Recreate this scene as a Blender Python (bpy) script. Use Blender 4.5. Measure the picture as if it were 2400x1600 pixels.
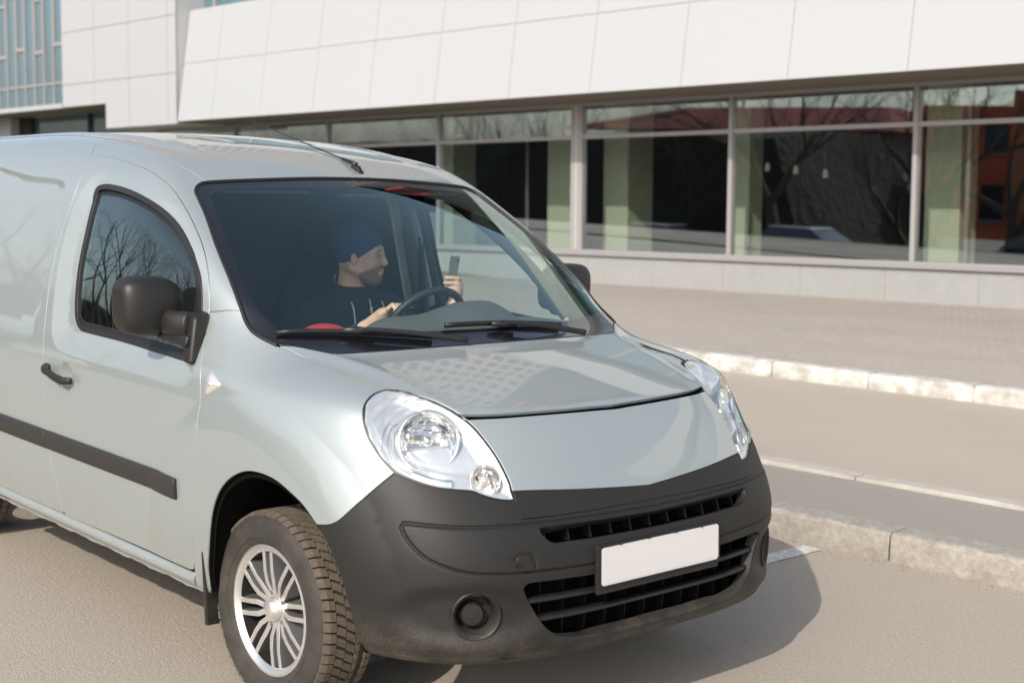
import bpy, bmesh, math, random
import numpy as np
from mathutils import Vector, Matrix
from mathutils.geometry import delaunay_2d_cdt
random.seed(7)
for o in list(bpy.data.objects): bpy.data.objects.remove(o)
scn = bpy.context.scene
C = scn.collection
# ------------------------------------------------------------------ camera, light, exposure
YAW, PIT, ROL, FPX = 2.403137, .121853, .033889, 3423.93
CAM = np.array([3.71562, -3.23458, 1.69659])
fw = np.array([math.cos(YAW)*math.cos(PIT), math.sin(YAW)*math.cos(PIT), -math.sin(PIT)])
rt = np.cross(fw, [0, 0, 1.]); rt /= np.linalg.norm(rt); up = np.cross(rt, fw)
r2 = math.cos(ROL)*rt+math.sin(ROL)*up; u2 = -math.sin(ROL)*rt+math.cos(ROL)*up
cd = bpy.data.cameras.new('camera'); cam = bpy.data.objects.new('camera', cd); C.objects.link(cam)
cam.matrix_world = Matrix(((r2[0], u2[0], -fw[0], CAM[0]), (r2[1], u2[1], -fw[1], CAM[1]), (r2[2], u2[2], -fw[2], CAM[2]), (0, 0, 0, 1)))
cd.sensor_width = 36; cd.lens = FPX*36/2400; cd.clip_start = .05; cd.clip_end = 2000
cd.dof.use_dof = True; cd.dof.focus_distance = 4.75; cd.dof.aperture_fstop = 3.6
scn.camera = cam
SUN = Vector((.56, -1.33, 1.)).normalized()
w = bpy.data.worlds.new('World'); scn.world = w; w.use_nodes = True
wn = w.node_tree.nodes; wl = w.node_tree.links
sk = wn.new('ShaderNodeTexSky'); sk.sky_type = 'NISHITA'; sk.sun_disc = False
sk.sun_elevation = math.asin(SUN.z); sk.sun_rotation = math.atan2(SUN.x, SUN.y)
sk.air_density = 1.0; sk.dust_density = 2.0; sk.ozone_density = 1.2
bgn = wn['Background']; bgn.inputs[1].default_value = .15
hz = wn.new('ShaderNodeHueSaturation'); hz.inputs['Saturation'].default_value = .72   # thin spring haze
wl.new(sk.outputs[0], hz.inputs['Color']); wl.new(hz.outputs[0], bgn.inputs[0])
sd = bpy.data.lights.new('sun', 'SUN'); sd.energy = 2.6; sd.angle = math.radians(.5); sd.color = (1, .925, .82)
so = bpy.data.objects.new('sun', sd); C.objects.link(so)
so.rotation_euler = (-SUN).to_track_quat('-Z', 'Y').to_euler()
scn.view_settings.view_transform = 'Standard'; scn.view_settings.look = 'None'
scn.view_settings.exposure = .42; scn.view_settings.gamma = 1; scn.view_settings.use_curve_mapping = False
scn.render.engine = 'CYCLES'
scn.cycles.max_bounces = 10; scn.cycles.transparent_max_bounces = 16
scn.cycles.caustics_reflective = False; scn.cycles.caustics_refractive = False

# ------------------------------------------------------------------ materials
def mat(name, col, rough=.6, metal=0., coat=0., coatr=.03, spec=.5, bump=None, var=None, emis=None):
    m = bpy.data.materials.new(name); m.use_nodes = True
    n = m.node_tree.nodes; l = m.node_tree.links; b = n['Principled BSDF']
    b.inputs['Base Color'].default_value = (*col, 1); b.inputs['Roughness'].default_value = rough
    b.inputs['Metallic'].default_value = metal; b.inputs['Coat Weight'].default_value = coat
    b.inputs['Coat Roughness'].default_value = coatr; b.inputs['Specular IOR Level'].default_value = spec
    tc = n.new('ShaderNodeTexCoord')
    if var:  # (scale, amount, detail) colour variation, list allowed
        prev = None
        for (sc, am, second) in var:
            t = n.new('ShaderNodeTexNoise'); t.inputs['Scale'].default_value = sc; t.inputs['Detail'].default_value = 6
            t.inputs['Roughness'].default_value = .6
            l.new(tc.outputs['Object'], t.inputs['Vector'])
            rp = n.new('ShaderNodeMapRange'); rp.inputs[1].default_value = .38; rp.inputs[2].default_value = .66
            rp.inputs[3].default_value = 0; rp.inputs[4].default_value = am
            l.new(t.outputs['Fac'], rp.inputs[0])
            mx = n.new('ShaderNodeMix'); mx.data_type = 'RGBA'
            l.new(rp.outputs[0], mx.inputs[0])
            if prev is None: mx.inputs[6].default_value = (*col, 1)
            else: l.new(prev, mx.inputs[6])
            mx.inputs[7].default_value = (*second, 1); prev = mx.outputs[2]
        l.new(prev, b.inputs['Base Color'])
    if bump:
        last = None
        for (sc, st, dist) in bump:
            t = n.new('ShaderNodeTexNoise'); t.inputs['Scale'].default_value = sc; t.inputs['Detail'].default_value = 4
            l.new(tc.outputs['Object'], t.inputs['Vector'])
            bp = n.new('ShaderNodeBump'); bp.inputs['Strength'].default_value = st; bp.inputs['Distance'].default_value = dist
            l.new(t.outputs['Fac'], bp.inputs['Height'])
            if last: l.new(last, bp.inputs['Normal'])
            last = bp.outputs[0]
        l.new(last, b.inputs['Normal'])
    if emis: b.inputs['Emission Color'].default_value = (*emis[0], 1); b.inputs['Emission Strength'].default_value = emis[1]
    return m
def glass(name, tint, ior=1.5, rough=0., boost=1.8, wave=0., refl=(.88, 1., .96)):
    m = bpy.data.materials.new(name); m.use_nodes = True
    n = m.node_tree.nodes; l = m.node_tree.links
    for x in list(n): n.remove(x)
    out = n.new('ShaderNodeOutputMaterial'); tr = n.new('ShaderNodeBsdfTransparent'); gl = n.new('ShaderNodeBsdfGlossy')
    tr.inputs[0].default_value = (*tint, 1); gl.inputs['Roughness'].default_value = rough; gl.inputs[0].default_value = (*refl, 1)
    fr = n.new('ShaderNodeFresnel'); fr.inputs[0].default_value = ior
    # both faces of the pane reflect, so the facing angle is taken from the outside on either side
    ge = n.new('ShaderNodeNewGeometry'); io = n.new('ShaderNodeMix'); io.data_type = 'FLOAT'
    l.new(ge.outputs['Backfacing'], io.inputs[0]); io.inputs[2].default_value = ior; io.inputs[3].default_value = 1/ior
    l.new(io.outputs[0], fr.inputs[0])
    mu = n.new('ShaderNodeMath'); mu.operation = 'MULTIPLY'; mu.use_clamp = True; mu.inputs[1].default_value = boost
    l.new(fr.outputs[0], mu.inputs[0])
    mx = n.new('ShaderNodeMixShader'); l.new(mu.outputs[0], mx.inputs[0]); l.new(tr.outputs[0], mx.inputs[1]); l.new(gl.outputs[0], mx.inputs[2])
    if wave:
        tc = n.new('ShaderNodeTexCoord'); t = n.new('ShaderNodeTexNoise'); t.inputs['Scale'].default_value = 1.3
        t.inputs['Detail'].default_value = 2
        l.new(tc.outputs['Object'], t.inputs['Vector']); bp = n.new('ShaderNodeBump'); bp.inputs['Strength'].default_value = wave
        bp.inputs['Distance'].default_value = .05; l.new(t.outputs['Fac'], bp.inputs['Height']); l.new(bp.outputs[0], gl.inputs['Normal'])
    l.new(mx.outputs[0], out.inputs[0])
    return m
M = {}
M['paint'] = mat('van_paint', (.352, .393, .393), .43, .32, 1., .02, bump=[(900, .02, .001)])
M['paint'].node_tree.nodes['Principled BSDF'].inputs['Coat IOR'].default_value = 1.68
M['bumper'] = mat('bumper_plastic', (.019, .018, .0165), .52, spec=.35, bump=[(700, .06, .0006)], var=[(6, .4, (.024, .022, .020))])
M['trim'] = mat('black_trim', (.018, .017, .017), .42, bump=[(500, .1, .0006)])
M['mirrorpl'] = mat('mirror_plastic', (.018, .0165, .015), .46, bump=[(900, .08, .0005)])
M['rib'] = mat('grille_rib_plastic', (.007, .007, .007), .5)
M['mould'] = mat('moulding_plastic', (.030, .027, .025), .5, bump=[(700, .1, .0006)])
M['rubber'] = mat('black_rubber', (.012, .012, .012), .45)
M['frit'] = mat('glass_border', (.006, .006, .008), .25, 0, 1., .01)
M['black'] = mat('cavity_black', (.004, .004, .004), .9, spec=.1)
M['well'] = mat('wheel_well', (.004, .0038, .0035), .95, spec=.15)
M['grille'] = mat('grille_plastic', (.016, .015, .015), .45)
M['plate'] = mat('plate_white', (.72, .70, .69), .35, 0, .3)
M['tyre'] = mat('tyre_rubber', (.040, .036, .032), .75, var=[(9, .75, (.085, .072, .058)), (60, .4, (.03, .027, .025))], bump=[(120, .25, .002)])
M['tread'] = mat('tread_rubber', (.13, .105, .078), .9, var=[(14, .8, (.075, .062, .05)), (90, .5, (.19, .16, .12))], bump=[(200, .4, .002)])
M['groove'] = mat('tread_groove', (.018, .016, .014), .95)
M['alloy'] = mat('alloy_rim', (.80, .78, .75), .36, .85, 0, bump=[(300, .03, .0005)])
M['spokeside'] = mat('alloy_grey', (.42, .42, .43), .34, .8)
M['barrel'] = mat('rim_barrel_dark', (.035, .034, .033), .5, .4)
M['steel'] = mat('brake_steel', (.30, .28, .26), .45, .9, var=[(20, .6, (.16, .12, .09))])
M['bolt'] = mat('wheel_bolt', (.32, .25, .16), .45, .7)
M['chrome'] = mat('lamp_chrome', (.95, .94, .93), .13, 1.)
M['lampsilver'] = mat('lamp_silver', (.88, .875, .87), .27, .62, bump=[(38, .30, .004)])
M['lampamber'] = mat('indicator_bulb', (.86, .76, .68), .2, .5)
M['lens'] = glass('lamp_lens', (.97, .98, .985), 1.45, 0, 1.4)
M['wind'] = glass('windscreen_glass', (.90, .97, .94), 1.52, 0, 1.95, 0, (.82, 1., .93))
M['sideglass'] = glass('side_glass', (.86, .94, .90), 1.55, 0, 2.6)
M['rearglass'] = glass('rear_glass', (.3, .4, .38), 1.52, 0, 2.)
M['dash'] = mat('dashboard_plastic', (.10, .102, .10), .7, bump=[(400, .15, .001)])
M['seat'] = mat('seat_fabric', (.018, .020, .022), .9, bump=[(300, .3, .001)])
M['lining'] = mat('cabin_lining', (.16, .165, .16), .85)
M['lining_dark'] = mat('bulkhead_grey', (.022, .026, .028), .9)
M['wheelblack'] = mat('steering_wheel_leather', (.022, .022, .023), .5)
M['lining_light'] = mat('pillar_trim_light', (.78, .80, .77), .7)
M['red'] = mat('red_fabric', (.42, .03, .04), .8)
M['skin'] = mat('skin', (.80, .52, .40), .55, var=[(30, .5, (.62, .34, .25))])
M['beard'] = mat('beard_hair', (.30, .175, .11), .85, bump=[(260, .6, .002)])
M['hoodie'] = mat('hoodie_fabric', (.018, .026, .045), .95, bump=[(220, .4, .002)])
M['beanie'] = mat('beanie_knit', (.018, .065, .17), .95, bump=[(160, .6, .003)])
M['cord'] = mat('white_cord', (.70, .68, .62), .8)
M['phone'] = mat('phone_case', (.30, .31, .32), .3, .6)
M['phoneglass'] = mat('phone_screen', (.02, .02, .022), .08)
M['eye'] = mat('eye_white', (.34, .31, .29), .3)
M['iris'] = mat('eye_iris', (.04, .05, .06), .2)
# setting
M['asphalt'] = mat('asphalt', (.445, .39, .325), .92, var=[(1.1, .5, (.395, .34, .278)), (9, .3, (.49, .425, .348)), (110, .85, (.27, .23, .18)), (230, .8, (.60, .52, .43)), (45, .35, (.33, .28, .22))], bump=[(220, .8, .006), (60, .35, .008)])
M['footpath'] = mat('footpath_asphalt', (.32, .292, .25), .95, var=[(2, .5, (.35, .32, .28)), (120, .6, (.22, .20, .175)), (400, .5, (.42, .385, .34))], bump=[(220, .6, .005)])
M['road'] = mat('road_asphalt', (.44, .382, .315), .92, var=[(1.0, .6, (.385, .335, .275)), (60, .4, (.49, .425, .35))], bump=[(150, .4, .004)])
M['kerb'] = mat('kerb_concrete', (.40, .37, .325), .9, var=[(3.5, .65, (.29, .27, .235)), (9, .6, (.50, .47, .41)), (30, .6, (.20, .18, .155)), (120, .6, (.33, .30, .26))], bump=[(90, .7, .006), (14, .5, .01)])
M['edging'] = mat('pale_edging', (.50, .47, .42), .9, var=[(12, .6, (.38, .35, .31))], bump=[(60, .5, .005)])
M['grit'] = mat('grit_stone', (.30, .26, .21), .9, var=[(40, 1., (.14, .12, .10))])
M['whitekerb'] = mat('whitewashed_kerb', (.66, .64, .60), .85, var=[(7, .35, (.62, .60, .55)), (9, .75, (.30, .275, .24))], bump=[(30, .6, .01)])
M['whitepaint'] = mat('road_paint', (.78, .76, .72), .8, var=[(40, .75, (.35, .31, .27)), (150, .4, (.42, .38, .33))])
M['plinth'] = mat('plinth_stone', (.335, .335, .33), .8, var=[(2.5, .5, (.29, .29, .285)), (14, .4, (.38, .38, .375)), (60, .3, (.27, .27, .265))], bump=[(40, .3, .004)])
M['panel'] = mat('white_cladding', (.445, .454, .462), .5, var=[(.5, .25, (.425, .434, .442))])
M['joint'] = mat('cladding_joint', (.66, .65, .64), .8)
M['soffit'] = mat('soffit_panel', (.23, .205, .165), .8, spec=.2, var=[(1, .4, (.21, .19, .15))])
M['alum'] = mat('window_aluminium', (.36, .345, .345), .45, .1)
M['store'] = glass('storefront_glass', (.94, .97, .93), 1.55, 0.003, 5.0, 0, (.84, .93, 1.))
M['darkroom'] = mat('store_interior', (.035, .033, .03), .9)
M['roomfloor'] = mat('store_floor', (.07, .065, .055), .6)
M['column'] = mat('store_column', (.78, .81, .66), .7)
M['curtain'] = mat('curtain_wall_glass', (.10, .185, .24), .06, 0, 1., .01, var=[(.6, .6, (.10, .14, .16))])
M['roofred'] = mat('dark_red_roof', (.24, .05, .03), .85)
M['brickred'] = mat('red_render', (.84, .19, .09), .85, var=[(1, .5, (.42, .085, .04))])
M['orange'] = mat('orange_render', (.60, .20, .09), .85)
M['tower'] = mat('tower_render', (.33, .29, .27), .85, var=[(.3, .4, (.29, .265, .25))])
M['towerb'] = mat('tower_dark_render', (.10, .09, .085), .85)
M['towin'] = mat('tower_window_dark', (.10, .10, .105), .3)
M['twin'] = mat('tower_window_glass', (.035, .045, .055), .12, 0, .5)
M['signred'] = mat('sign_red', (.55, .03, .04), .6)
M['bark'] = mat('tree_bark', (.06, .047, .036), .95, bump=[(30, .6, .02)])
M['scrub'] = mat('scrub_bank', (.018, .016, .012), .98, var=[(.7, .7, (.026, .021, .014)), (4, .6, (.011, .010, .007))], bump=[(3, 1., .3)])
M['soil'] = mat('distant_ground', (.22, .20, .16), .95, var=[(.1, .6, (.16, .16, .10))])
M['lampwhite'] = mat('balcony_panel', (.7, .7, .68), .5)
M['pendant'] = mat('lit_pendant_lamp', (.7, .7, .68), .5, emis=((1, .97, .9), .14))
M['carwhite'] = mat('white_car_paint', (.62, .62, .61), .3, 0, 1.)
M['cardark'] = mat('dark_car_paint', (.03, .035, .04), .3, 0, 1.)
def dirty(m, zlo, zhi, amt, col):   # road film thrown up along the bottom of the van, in patches
    n = m.node_tree.nodes; l = m.node_tree.links; b = n['Principled BSDF']; tc = n.new('ShaderNodeTexCoord')
    sp = n.new('ShaderNodeSeparateXYZ'); l.new(tc.outputs['Object'], sp.inputs[0])
    mr = n.new('ShaderNodeMapRange'); mr.inputs[1].default_value = zhi; mr.inputs[2].default_value = zlo; mr.inputs[3].default_value = 0; mr.inputs[4].default_value = 1; l.new(sp.outputs[2], mr.inputs[0])
    t = n.new('ShaderNodeTexNoise'); t.inputs['Scale'].default_value = 7; t.inputs['Detail'].default_value = 8; t.inputs['Roughness'].default_value = .7; l.new(tc.outputs['Object'], t.inputs['Vector'])
    t2 = n.new('ShaderNodeTexNoise'); t2.inputs['Scale'].default_value = 240; l.new(tc.outputs['Object'], t2.inputs['Vector'])
    r = n.new('ShaderNodeMapRange'); r.inputs[1].default_value = .35; r.inputs[2].default_value = .7; l.new(t.outputs['Fac'], r.inputs[0])
    r2 = n.new('ShaderNodeMapRange'); r2.inputs[1].default_value = .3; r2.inputs[2].default_value = .6; l.new(t2.outputs['Fac'], r2.inputs[0])
    m1 = n.new('ShaderNodeMath'); m1.operation = 'MULTIPLY'; l.new(mr.outputs[0], m1.inputs[0]); l.new(r.outputs[0], m1.inputs[1])
    m2 = n.new('ShaderNodeMath'); m2.operation = 'MULTIPLY'; l.new(m1.outputs[0], m2.inputs[0]); l.new(r2.outputs[0], m2.inputs[1])
    m3 = n.new('ShaderNodeMath'); m3.operation = 'MULTIPLY'; m3.inputs[1].default_value = amt; l.new(m2.outputs[0], m3.inputs[0])
    mx = n.new('ShaderNodeMix'); mx.data_type = 'RGBA'; l.new(m3.outputs[0], mx.inputs[0])
    bc = b.inputs['Base Color']
    if bc.is_linked: l.new(bc.links[0].from_socket, mx.inputs[6])
    else: mx.inputs[6].default_value = bc.default_value
    mx.inputs[7].default_value = (*col, 1); l.new(mx.outputs[2], bc)
dirty(M['paint'], .28, .55, .9, (.33, .285, .23)); dirty(M['bumper'], .28, .46, .75, (.16, .135, .105)); dirty(M['rubber'], .15, .6, .5, (.14, .12, .09))
# pavers: geometry-scale too small to tell apart behind the blur, so relief comes from the material
def paver_mat():
    m = mat('plaza_pavers', (.40, .355, .31), .9)
    n = m.node_tree.nodes; l = m.node_tree.links; b = n['Principled BSDF']
    tc = n.new('ShaderNodeTexCoord'); mp = n.new('ShaderNodeMapping'); mp.inputs['Rotation'].default_value = (0, 0, .24)
    l.new(tc.outputs['Object'], mp.inputs[0])
    br = n.new('ShaderNodeTexBrick'); br.inputs['Scale'].default_value = 4.6; br.inputs['Mortar Size'].default_value = .014
    br.inputs['Color1'].default_value = (.43, .385, .335, 1); br.inputs['Color2'].default_value = (.36, .325, .285, 1)
    br.inputs['Mortar'].default_value = (.25, .225, .195, 1); br.inputs['Bias'].default_value = -.2
    l.new(mp.outputs[0], br.inputs['Vector'])
    t = n.new('ShaderNodeTexNoise'); t.inputs['Scale'].default_value = .9; t.inputs['Detail'].default_value = 7
    l.new(tc.outputs['Object'], t.inputs['Vector'])
    mx = n.new('ShaderNodeMix'); mx.data_type = 'RGBA'; mx.blend_type = 'MIX'
    rp = n.new('ShaderNodeMapRange'); rp.inputs[1].default_value = .4; rp.inputs[2].default_value = .65; rp.inputs[4].default_value = .55
    l.new(t.outputs['Fac'], rp.inputs[0]); l.new(rp.outputs[0], mx.inputs[0])
    l.new(br.outputs['Color'], mx.inputs[6]); mx.inputs[7].default_value = (.42, .37, .32, 1)
    l.new(mx.outputs[2], b.inputs['Base Color'])
    return m
M['paver'] = paver_mat()

# ------------------------------------------------------------------ object helpers
def link(o, parent=None, ploc=None):
    C.objects.link(o)
    if parent is not None:
        o.parent = parent
        o.matrix_parent_inverse = parent['_w'] if False else PW[parent.name].inverted()
    return o
PW = {}   # world matrices of parents
def W0(o, m=None): PW[o.name] = m or Matrix.Identity(4)
def thing(name, label, cat, mw, group=None):
    o = bpy.data.objects.new(name, None); C.objects.link(o); o.matrix_world = mw; o.empty_display_size = .3
    o['label'] = label; o['category'] = cat
    if group: o['group'] = group
    PW[o.name] = mw.copy()
    return o
def T3(x, y, z): return Matrix.Translation((x, y, z))
def mesh_obj(name, V, Fc, m, parent=None, smooth=False, normals=None, mw=None, kind=None, label=None):
    me = bpy.data.meshes.new(name); me.from_pydata([tuple(map(float, v)) for v in V], [], [tuple(map(int, f)) for f in Fc])
    ms = m if isinstance(m, (list, tuple)) else [m]
    for x in ms: me.materials.append(x)
    if smooth: me.polygons.foreach_set('use_smooth', [True]*len(me.polygons))
    if normals is not None:
        me.normals_split_custom_set_from_vertices([tuple(map(float, v)) for v in normals])
    me.update()
    o = bpy.data.objects.new(name, me)
    if mw is not None: o.matrix_world = mw
    link(o, parent); PW[o.name] = (mw or Matrix.Identity(4)).copy()
    if kind: o['kind'] = kind
    if label: o['label'] = label
    return o
def tag(o, label, cat, group=None):
    o['label'] = label; o['category'] = cat
    if group: o['group'] = group
    return o
class MB:
    def __init__(s): s.V = []; s.F = []; s.mi = []
    def add(s, V, F, mi=0):
        b = len(s.V); s.V += [tuple(v) for v in V]; s.F += [tuple(i+b for i in f) for f in F]; s.mi += [mi]*len(F); return s
    def box(s, a, b, mi=0):
        x0, y0, z0 = a; x1, y1, z1 = b
        return s.add([(x0, y0, z0), (x1, y0, z0), (x1, y1, z0), (x0, y1, z0), (x0, y0, z1), (x1, y0, z1), (x1, y1, z1), (x0, y1, z1)],
                     [(0, 3, 2, 1), (4, 5, 6, 7), (0, 1, 5, 4), (1, 2, 6, 5), (2, 3, 7, 6), (3, 0, 4, 7)], mi)
    def hexa(s, P, mi=0):  # 8 points bottom loop then top loop
        return s.add(P, [(0, 3, 2, 1), (4, 5, 6, 7), (0, 1, 5, 4), (1, 2, 6, 5), (2, 3, 7, 6), (3, 0, 4, 7)], mi)
    def tube(s, pts, rad, n=8, mi=0, closed=False, caps=True, squash=1., upv=None):
        pts = [np.array(p, float) for p in pts]; N = len(pts)
        rad = rad if hasattr(rad, '__len__') else [rad]*N
        base = len(s.V); prev = None
        for i, p in enumerate(pts):
            a = pts[i-1] if (i > 0 or closed) else p; b = pts[(i+1) % N] if (i < N-1 or closed) else p
            t = b-a; t = t/(np.linalg.norm(t)+1e-12)
            if upv is not None: r = np.array(upv, float)
            elif prev is None: r = np.array([0, 0, 1.]) if abs(t[2]) < .9 else np.array([1., 0, 0])
            else: r = prev
            r = r-t*(r@t); r /= np.linalg.norm(r)+1e-12; prev = r; q = np.cross(t, r)
            for k in range(n):
                an = 2*math.pi*k/n
                s.V.append(tuple(p+rad[i]*(math.cos(an)*r+squash*math.sin(an)*q)))
        for i in range(N if closed else N-1):
            for k in range(n):
                a = base+i*n+k; b = base+i*n+(k+1) % n; c = base+((i+1) % N)*n+(k+1) % n; d = base+((i+1) % N)*n+k
                s.F.append((a, b, c, d)); s.mi.append(mi)
        if caps and not closed:
            s.F.append(tuple(base+k for k in range(n))[::-1]); s.F.append(tuple(base+(N-1)*n+k for k in range(n))); s.mi += [mi, mi]
        return s
    def lathe(s, prof, mw=None, n=48, mi=0, a0=0, a1=2*math.pi):  # prof: (r, h) about local Z
        b = len(s.V); full = abs(a1-a0-2*math.pi) < 1e-6; nn = n if full else n+1
        for (r, h) in prof:
            for k in range(nn):
                an = a0+(a1-a0)*k/n; v = Vector((r*math.cos(an), r*math.sin(an), h))
                if mw is not None: v = mw @ v
                s.V.append(tuple(v))
        for i in range(len(prof)-1):
            for k in range(n):
                k2 = (k+1) % nn if full else k+1
                s.F.append((b+i*nn+k, b+i*nn+k2, b+(i+1)*nn+k2, b+(i+1)*nn+k)); s.mi.append(mi)
        return s
    def obj(s, name, m, parent=None, smooth=False, mw=None, kind=None, label=None, bevel=0, seg=2, autos=None):
        o = mesh_obj(name, s.V, s.F, m, parent, smooth, None, mw, kind, label)
        if len(o.data.materials) > 1: o.data.polygons.foreach_set('material_index', s.mi)
        if bevel:
            bv = o.modifiers.new('bevel', 'BEVEL'); bv.width = bevel; bv.segments = seg; bv.limit_method = 'ANGLE'; bv.angle_limit = math.radians(35)
        if autos: o.data.polygons.foreach_set('use_smooth', [True]*len(o.data.polygons)); o.data.set_sharp_from_angle(angle=math.radians(autos))
        return o
def frame(d, upv=(0, 0, 1)):  # matrix whose local Z points along d
    z = Vector(d).normalized(); x = Vector(upv).cross(z)
    if x.length < 1e-5: x = Vector((1, 0, 0))
    x.normalize(); y = z.cross(x)
    return Matrix(((x.x, y.x, z.x, 0), (x.y, y.y, z.y, 0), (x.z, y.z, z.z, 0), (0, 0, 0, 1)))
# ------------------------------------------------------------------ body shape of the van as one smooth implicit surface
def ip(v,xs,ys):
    # smooth (monotone-ish) cubic interpolation through points
    xs=np.asarray(xs,float);ys=np.asarray(ys,float);v=np.asarray(v,float)
    h=np.diff(xs);d=np.diff(ys)/h;m=np.empty_like(ys);m[0]=d[0];m[-1]=d[-1]
    m[1:-1]=np.where(d[:-1]*d[1:]>0,2*d[:-1]*d[1:]/(d[:-1]+d[1:]+1e-30),0) if False else (d[:-1]*h[1:]+d[1:]*h[:-1])/(h[1:]+h[:-1])
    i=np.clip(np.searchsorted(xs,v)-1,0,len(xs)-2);t=(v-xs[i])/h[i]
    y=(2*t**3-3*t**2+1)*ys[i]+(t**3-2*t**2+t)*h[i]*m[i]+(-2*t**3+3*t**2)*ys[i+1]+(t**3-t**2)*h[i]*m[i+1]
    y=np.where(v<xs[0],ys[0]+(v-xs[0])*m[0],y);y=np.where(v>xs[-1],ys[-1]+(v-xs[-1])*m[-1],y)
    return y
def ss(v,a,b):
    t=np.clip((v-a)/(b-a),0,1);return t*t*(3-2*t)
def smax(a,b,k):
    h=np.maximum(k-np.abs(a-b),0)/k;return np.maximum(a,b)+h*h*k*.25
def smin(a,b,k):return -smax(-a,-b,k)
def width(x,z):
    w=ip(z,[.15,.30,.45,.65,.90,1.0,1.1,1.3,1.5,1.62,1.8],[.835,.872,.893,.908,.912,.905,.888,.848,.795,.755,.68])
    t=np.clip(x+1.3,0,3)
    w=w-.115*ss(z,.98,1.2)*np.minimum(t/1.2,1.15)**3
    # wheel flare
    for wx in (0.,-2.697):
        r=np.hypot(x-wx,z-.33)
        q=np.clip((.645-r)/.15,0,1);w=w+.017*(q-.5*q*q)*2*.9*ss(z,.25,.6)*np.where(z>1.2,0,1)
    return w
def top(x,y):
    y=np.abs(y)
    zh=ip(x,[-.2,.1,.4,.65,.9],[1.150,1.098,1.035,.962,.86])-.07*y**2
    xw=x+ .30*y**2
    zw=1.098-(xw-.11)*.60+.02*ss(-np.abs(xw+.38),-.5,0)
    zr=ip(x,[-3.4,-2.6,-2.0,-1.4,-1.0,-.744,-.4],[1.72,1.755,1.772,1.752,1.700,1.632,1.49])-.09*y**2
    return smin(zr,smax(zh,zw,.03),.05)
def wall(x,y,z):
    y=np.abs(y);z=np.clip(z,.1,1.9)
    x0=-.10
    a=ip(z,[.15,.25,.35,.5,.61,.737,.85,.967,1.1,1.3],[.935,.952,.962,.963,.953,.903,.838,.758,.70,.65])
    n=ip(z,[.2,.5,.75,.97,1.1],[3.6,3.6,3.2,2.6,2.5])
    b=width(x,z)
    k=1-ss(z,1.05,1.35)  # superellipse fades away above hood
    a=a+ss(z,1.02,1.4)*3
    X=np.maximum(x-x0,0)/a
    g=(X**n+(y/b)**n)**(1/n)
    return (g-1)*b
def F(P):
    x,y,z=P[...,0],P[...,1],P[...,2]
    w=wall(x,y,z);t=(z-top(x,y))
    t=t*(.85+.12*ss(x,.0,.25))
    k=.05+.09*ss(np.abs(y),.35,.75)*ss(x,-.5,.15)*ss(-z,-1.3,-1.1)+.03*ss(-x,.2,.8)+.10*ss(-x,.6,1.3)
    f=smax(w,t,k)
    f=f-.036*np.exp(-((x-.40)/.22)**2-((np.abs(y)-.76)/.13)**2-((z-.98)/.12)**2)
    f=smax(f,.282-z,.03)
    f=smax(f,-3.33-x+.1*(z-1),.15)
    return f
def grad(P,e=1e-4):
    g=np.stack([F(P+np.eye(3)[i]*e)-F(P-np.eye(3)[i]*e) for i in range(3)],-1)
    return g/np.linalg.norm(g,axis=-1,keepdims=True)
def cast(O,D,tmax=9,step=.9):
    O=np.atleast_2d(O).astype(float);D=np.atleast_2d(D).astype(float)
    O=np.broadcast_to(O,D.shape) if len(O)!=len(D) else O
    D=np.broadcast_to(D,O.shape)
    # coarse march then bisect
    t=np.zeros(len(O));hit=np.zeros(len(O),bool)
    for _ in range(400):
        f=F(O+D*t[:,None])
        hit|=f<0
        adv=np.where(hit,0,np.maximum(f*.7,.002))
        if (adv==0).all():break
        t=np.where((t+adv)<tmax,t+adv,t)
        if ((t+adv>=tmax)|hit).all():break
    lo=t-.08;hi=t.copy()
    lo=np.where(F(O+D*lo[:,None])<0,lo-.3,lo)
    for _ in range(30):
        m=(lo+hi)/2;f=F(O+D*m[:,None]);hi=np.where(f<0,m,hi);lo=np.where(f<0,lo,m)
    return O+D*hi[:,None],hit
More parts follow.
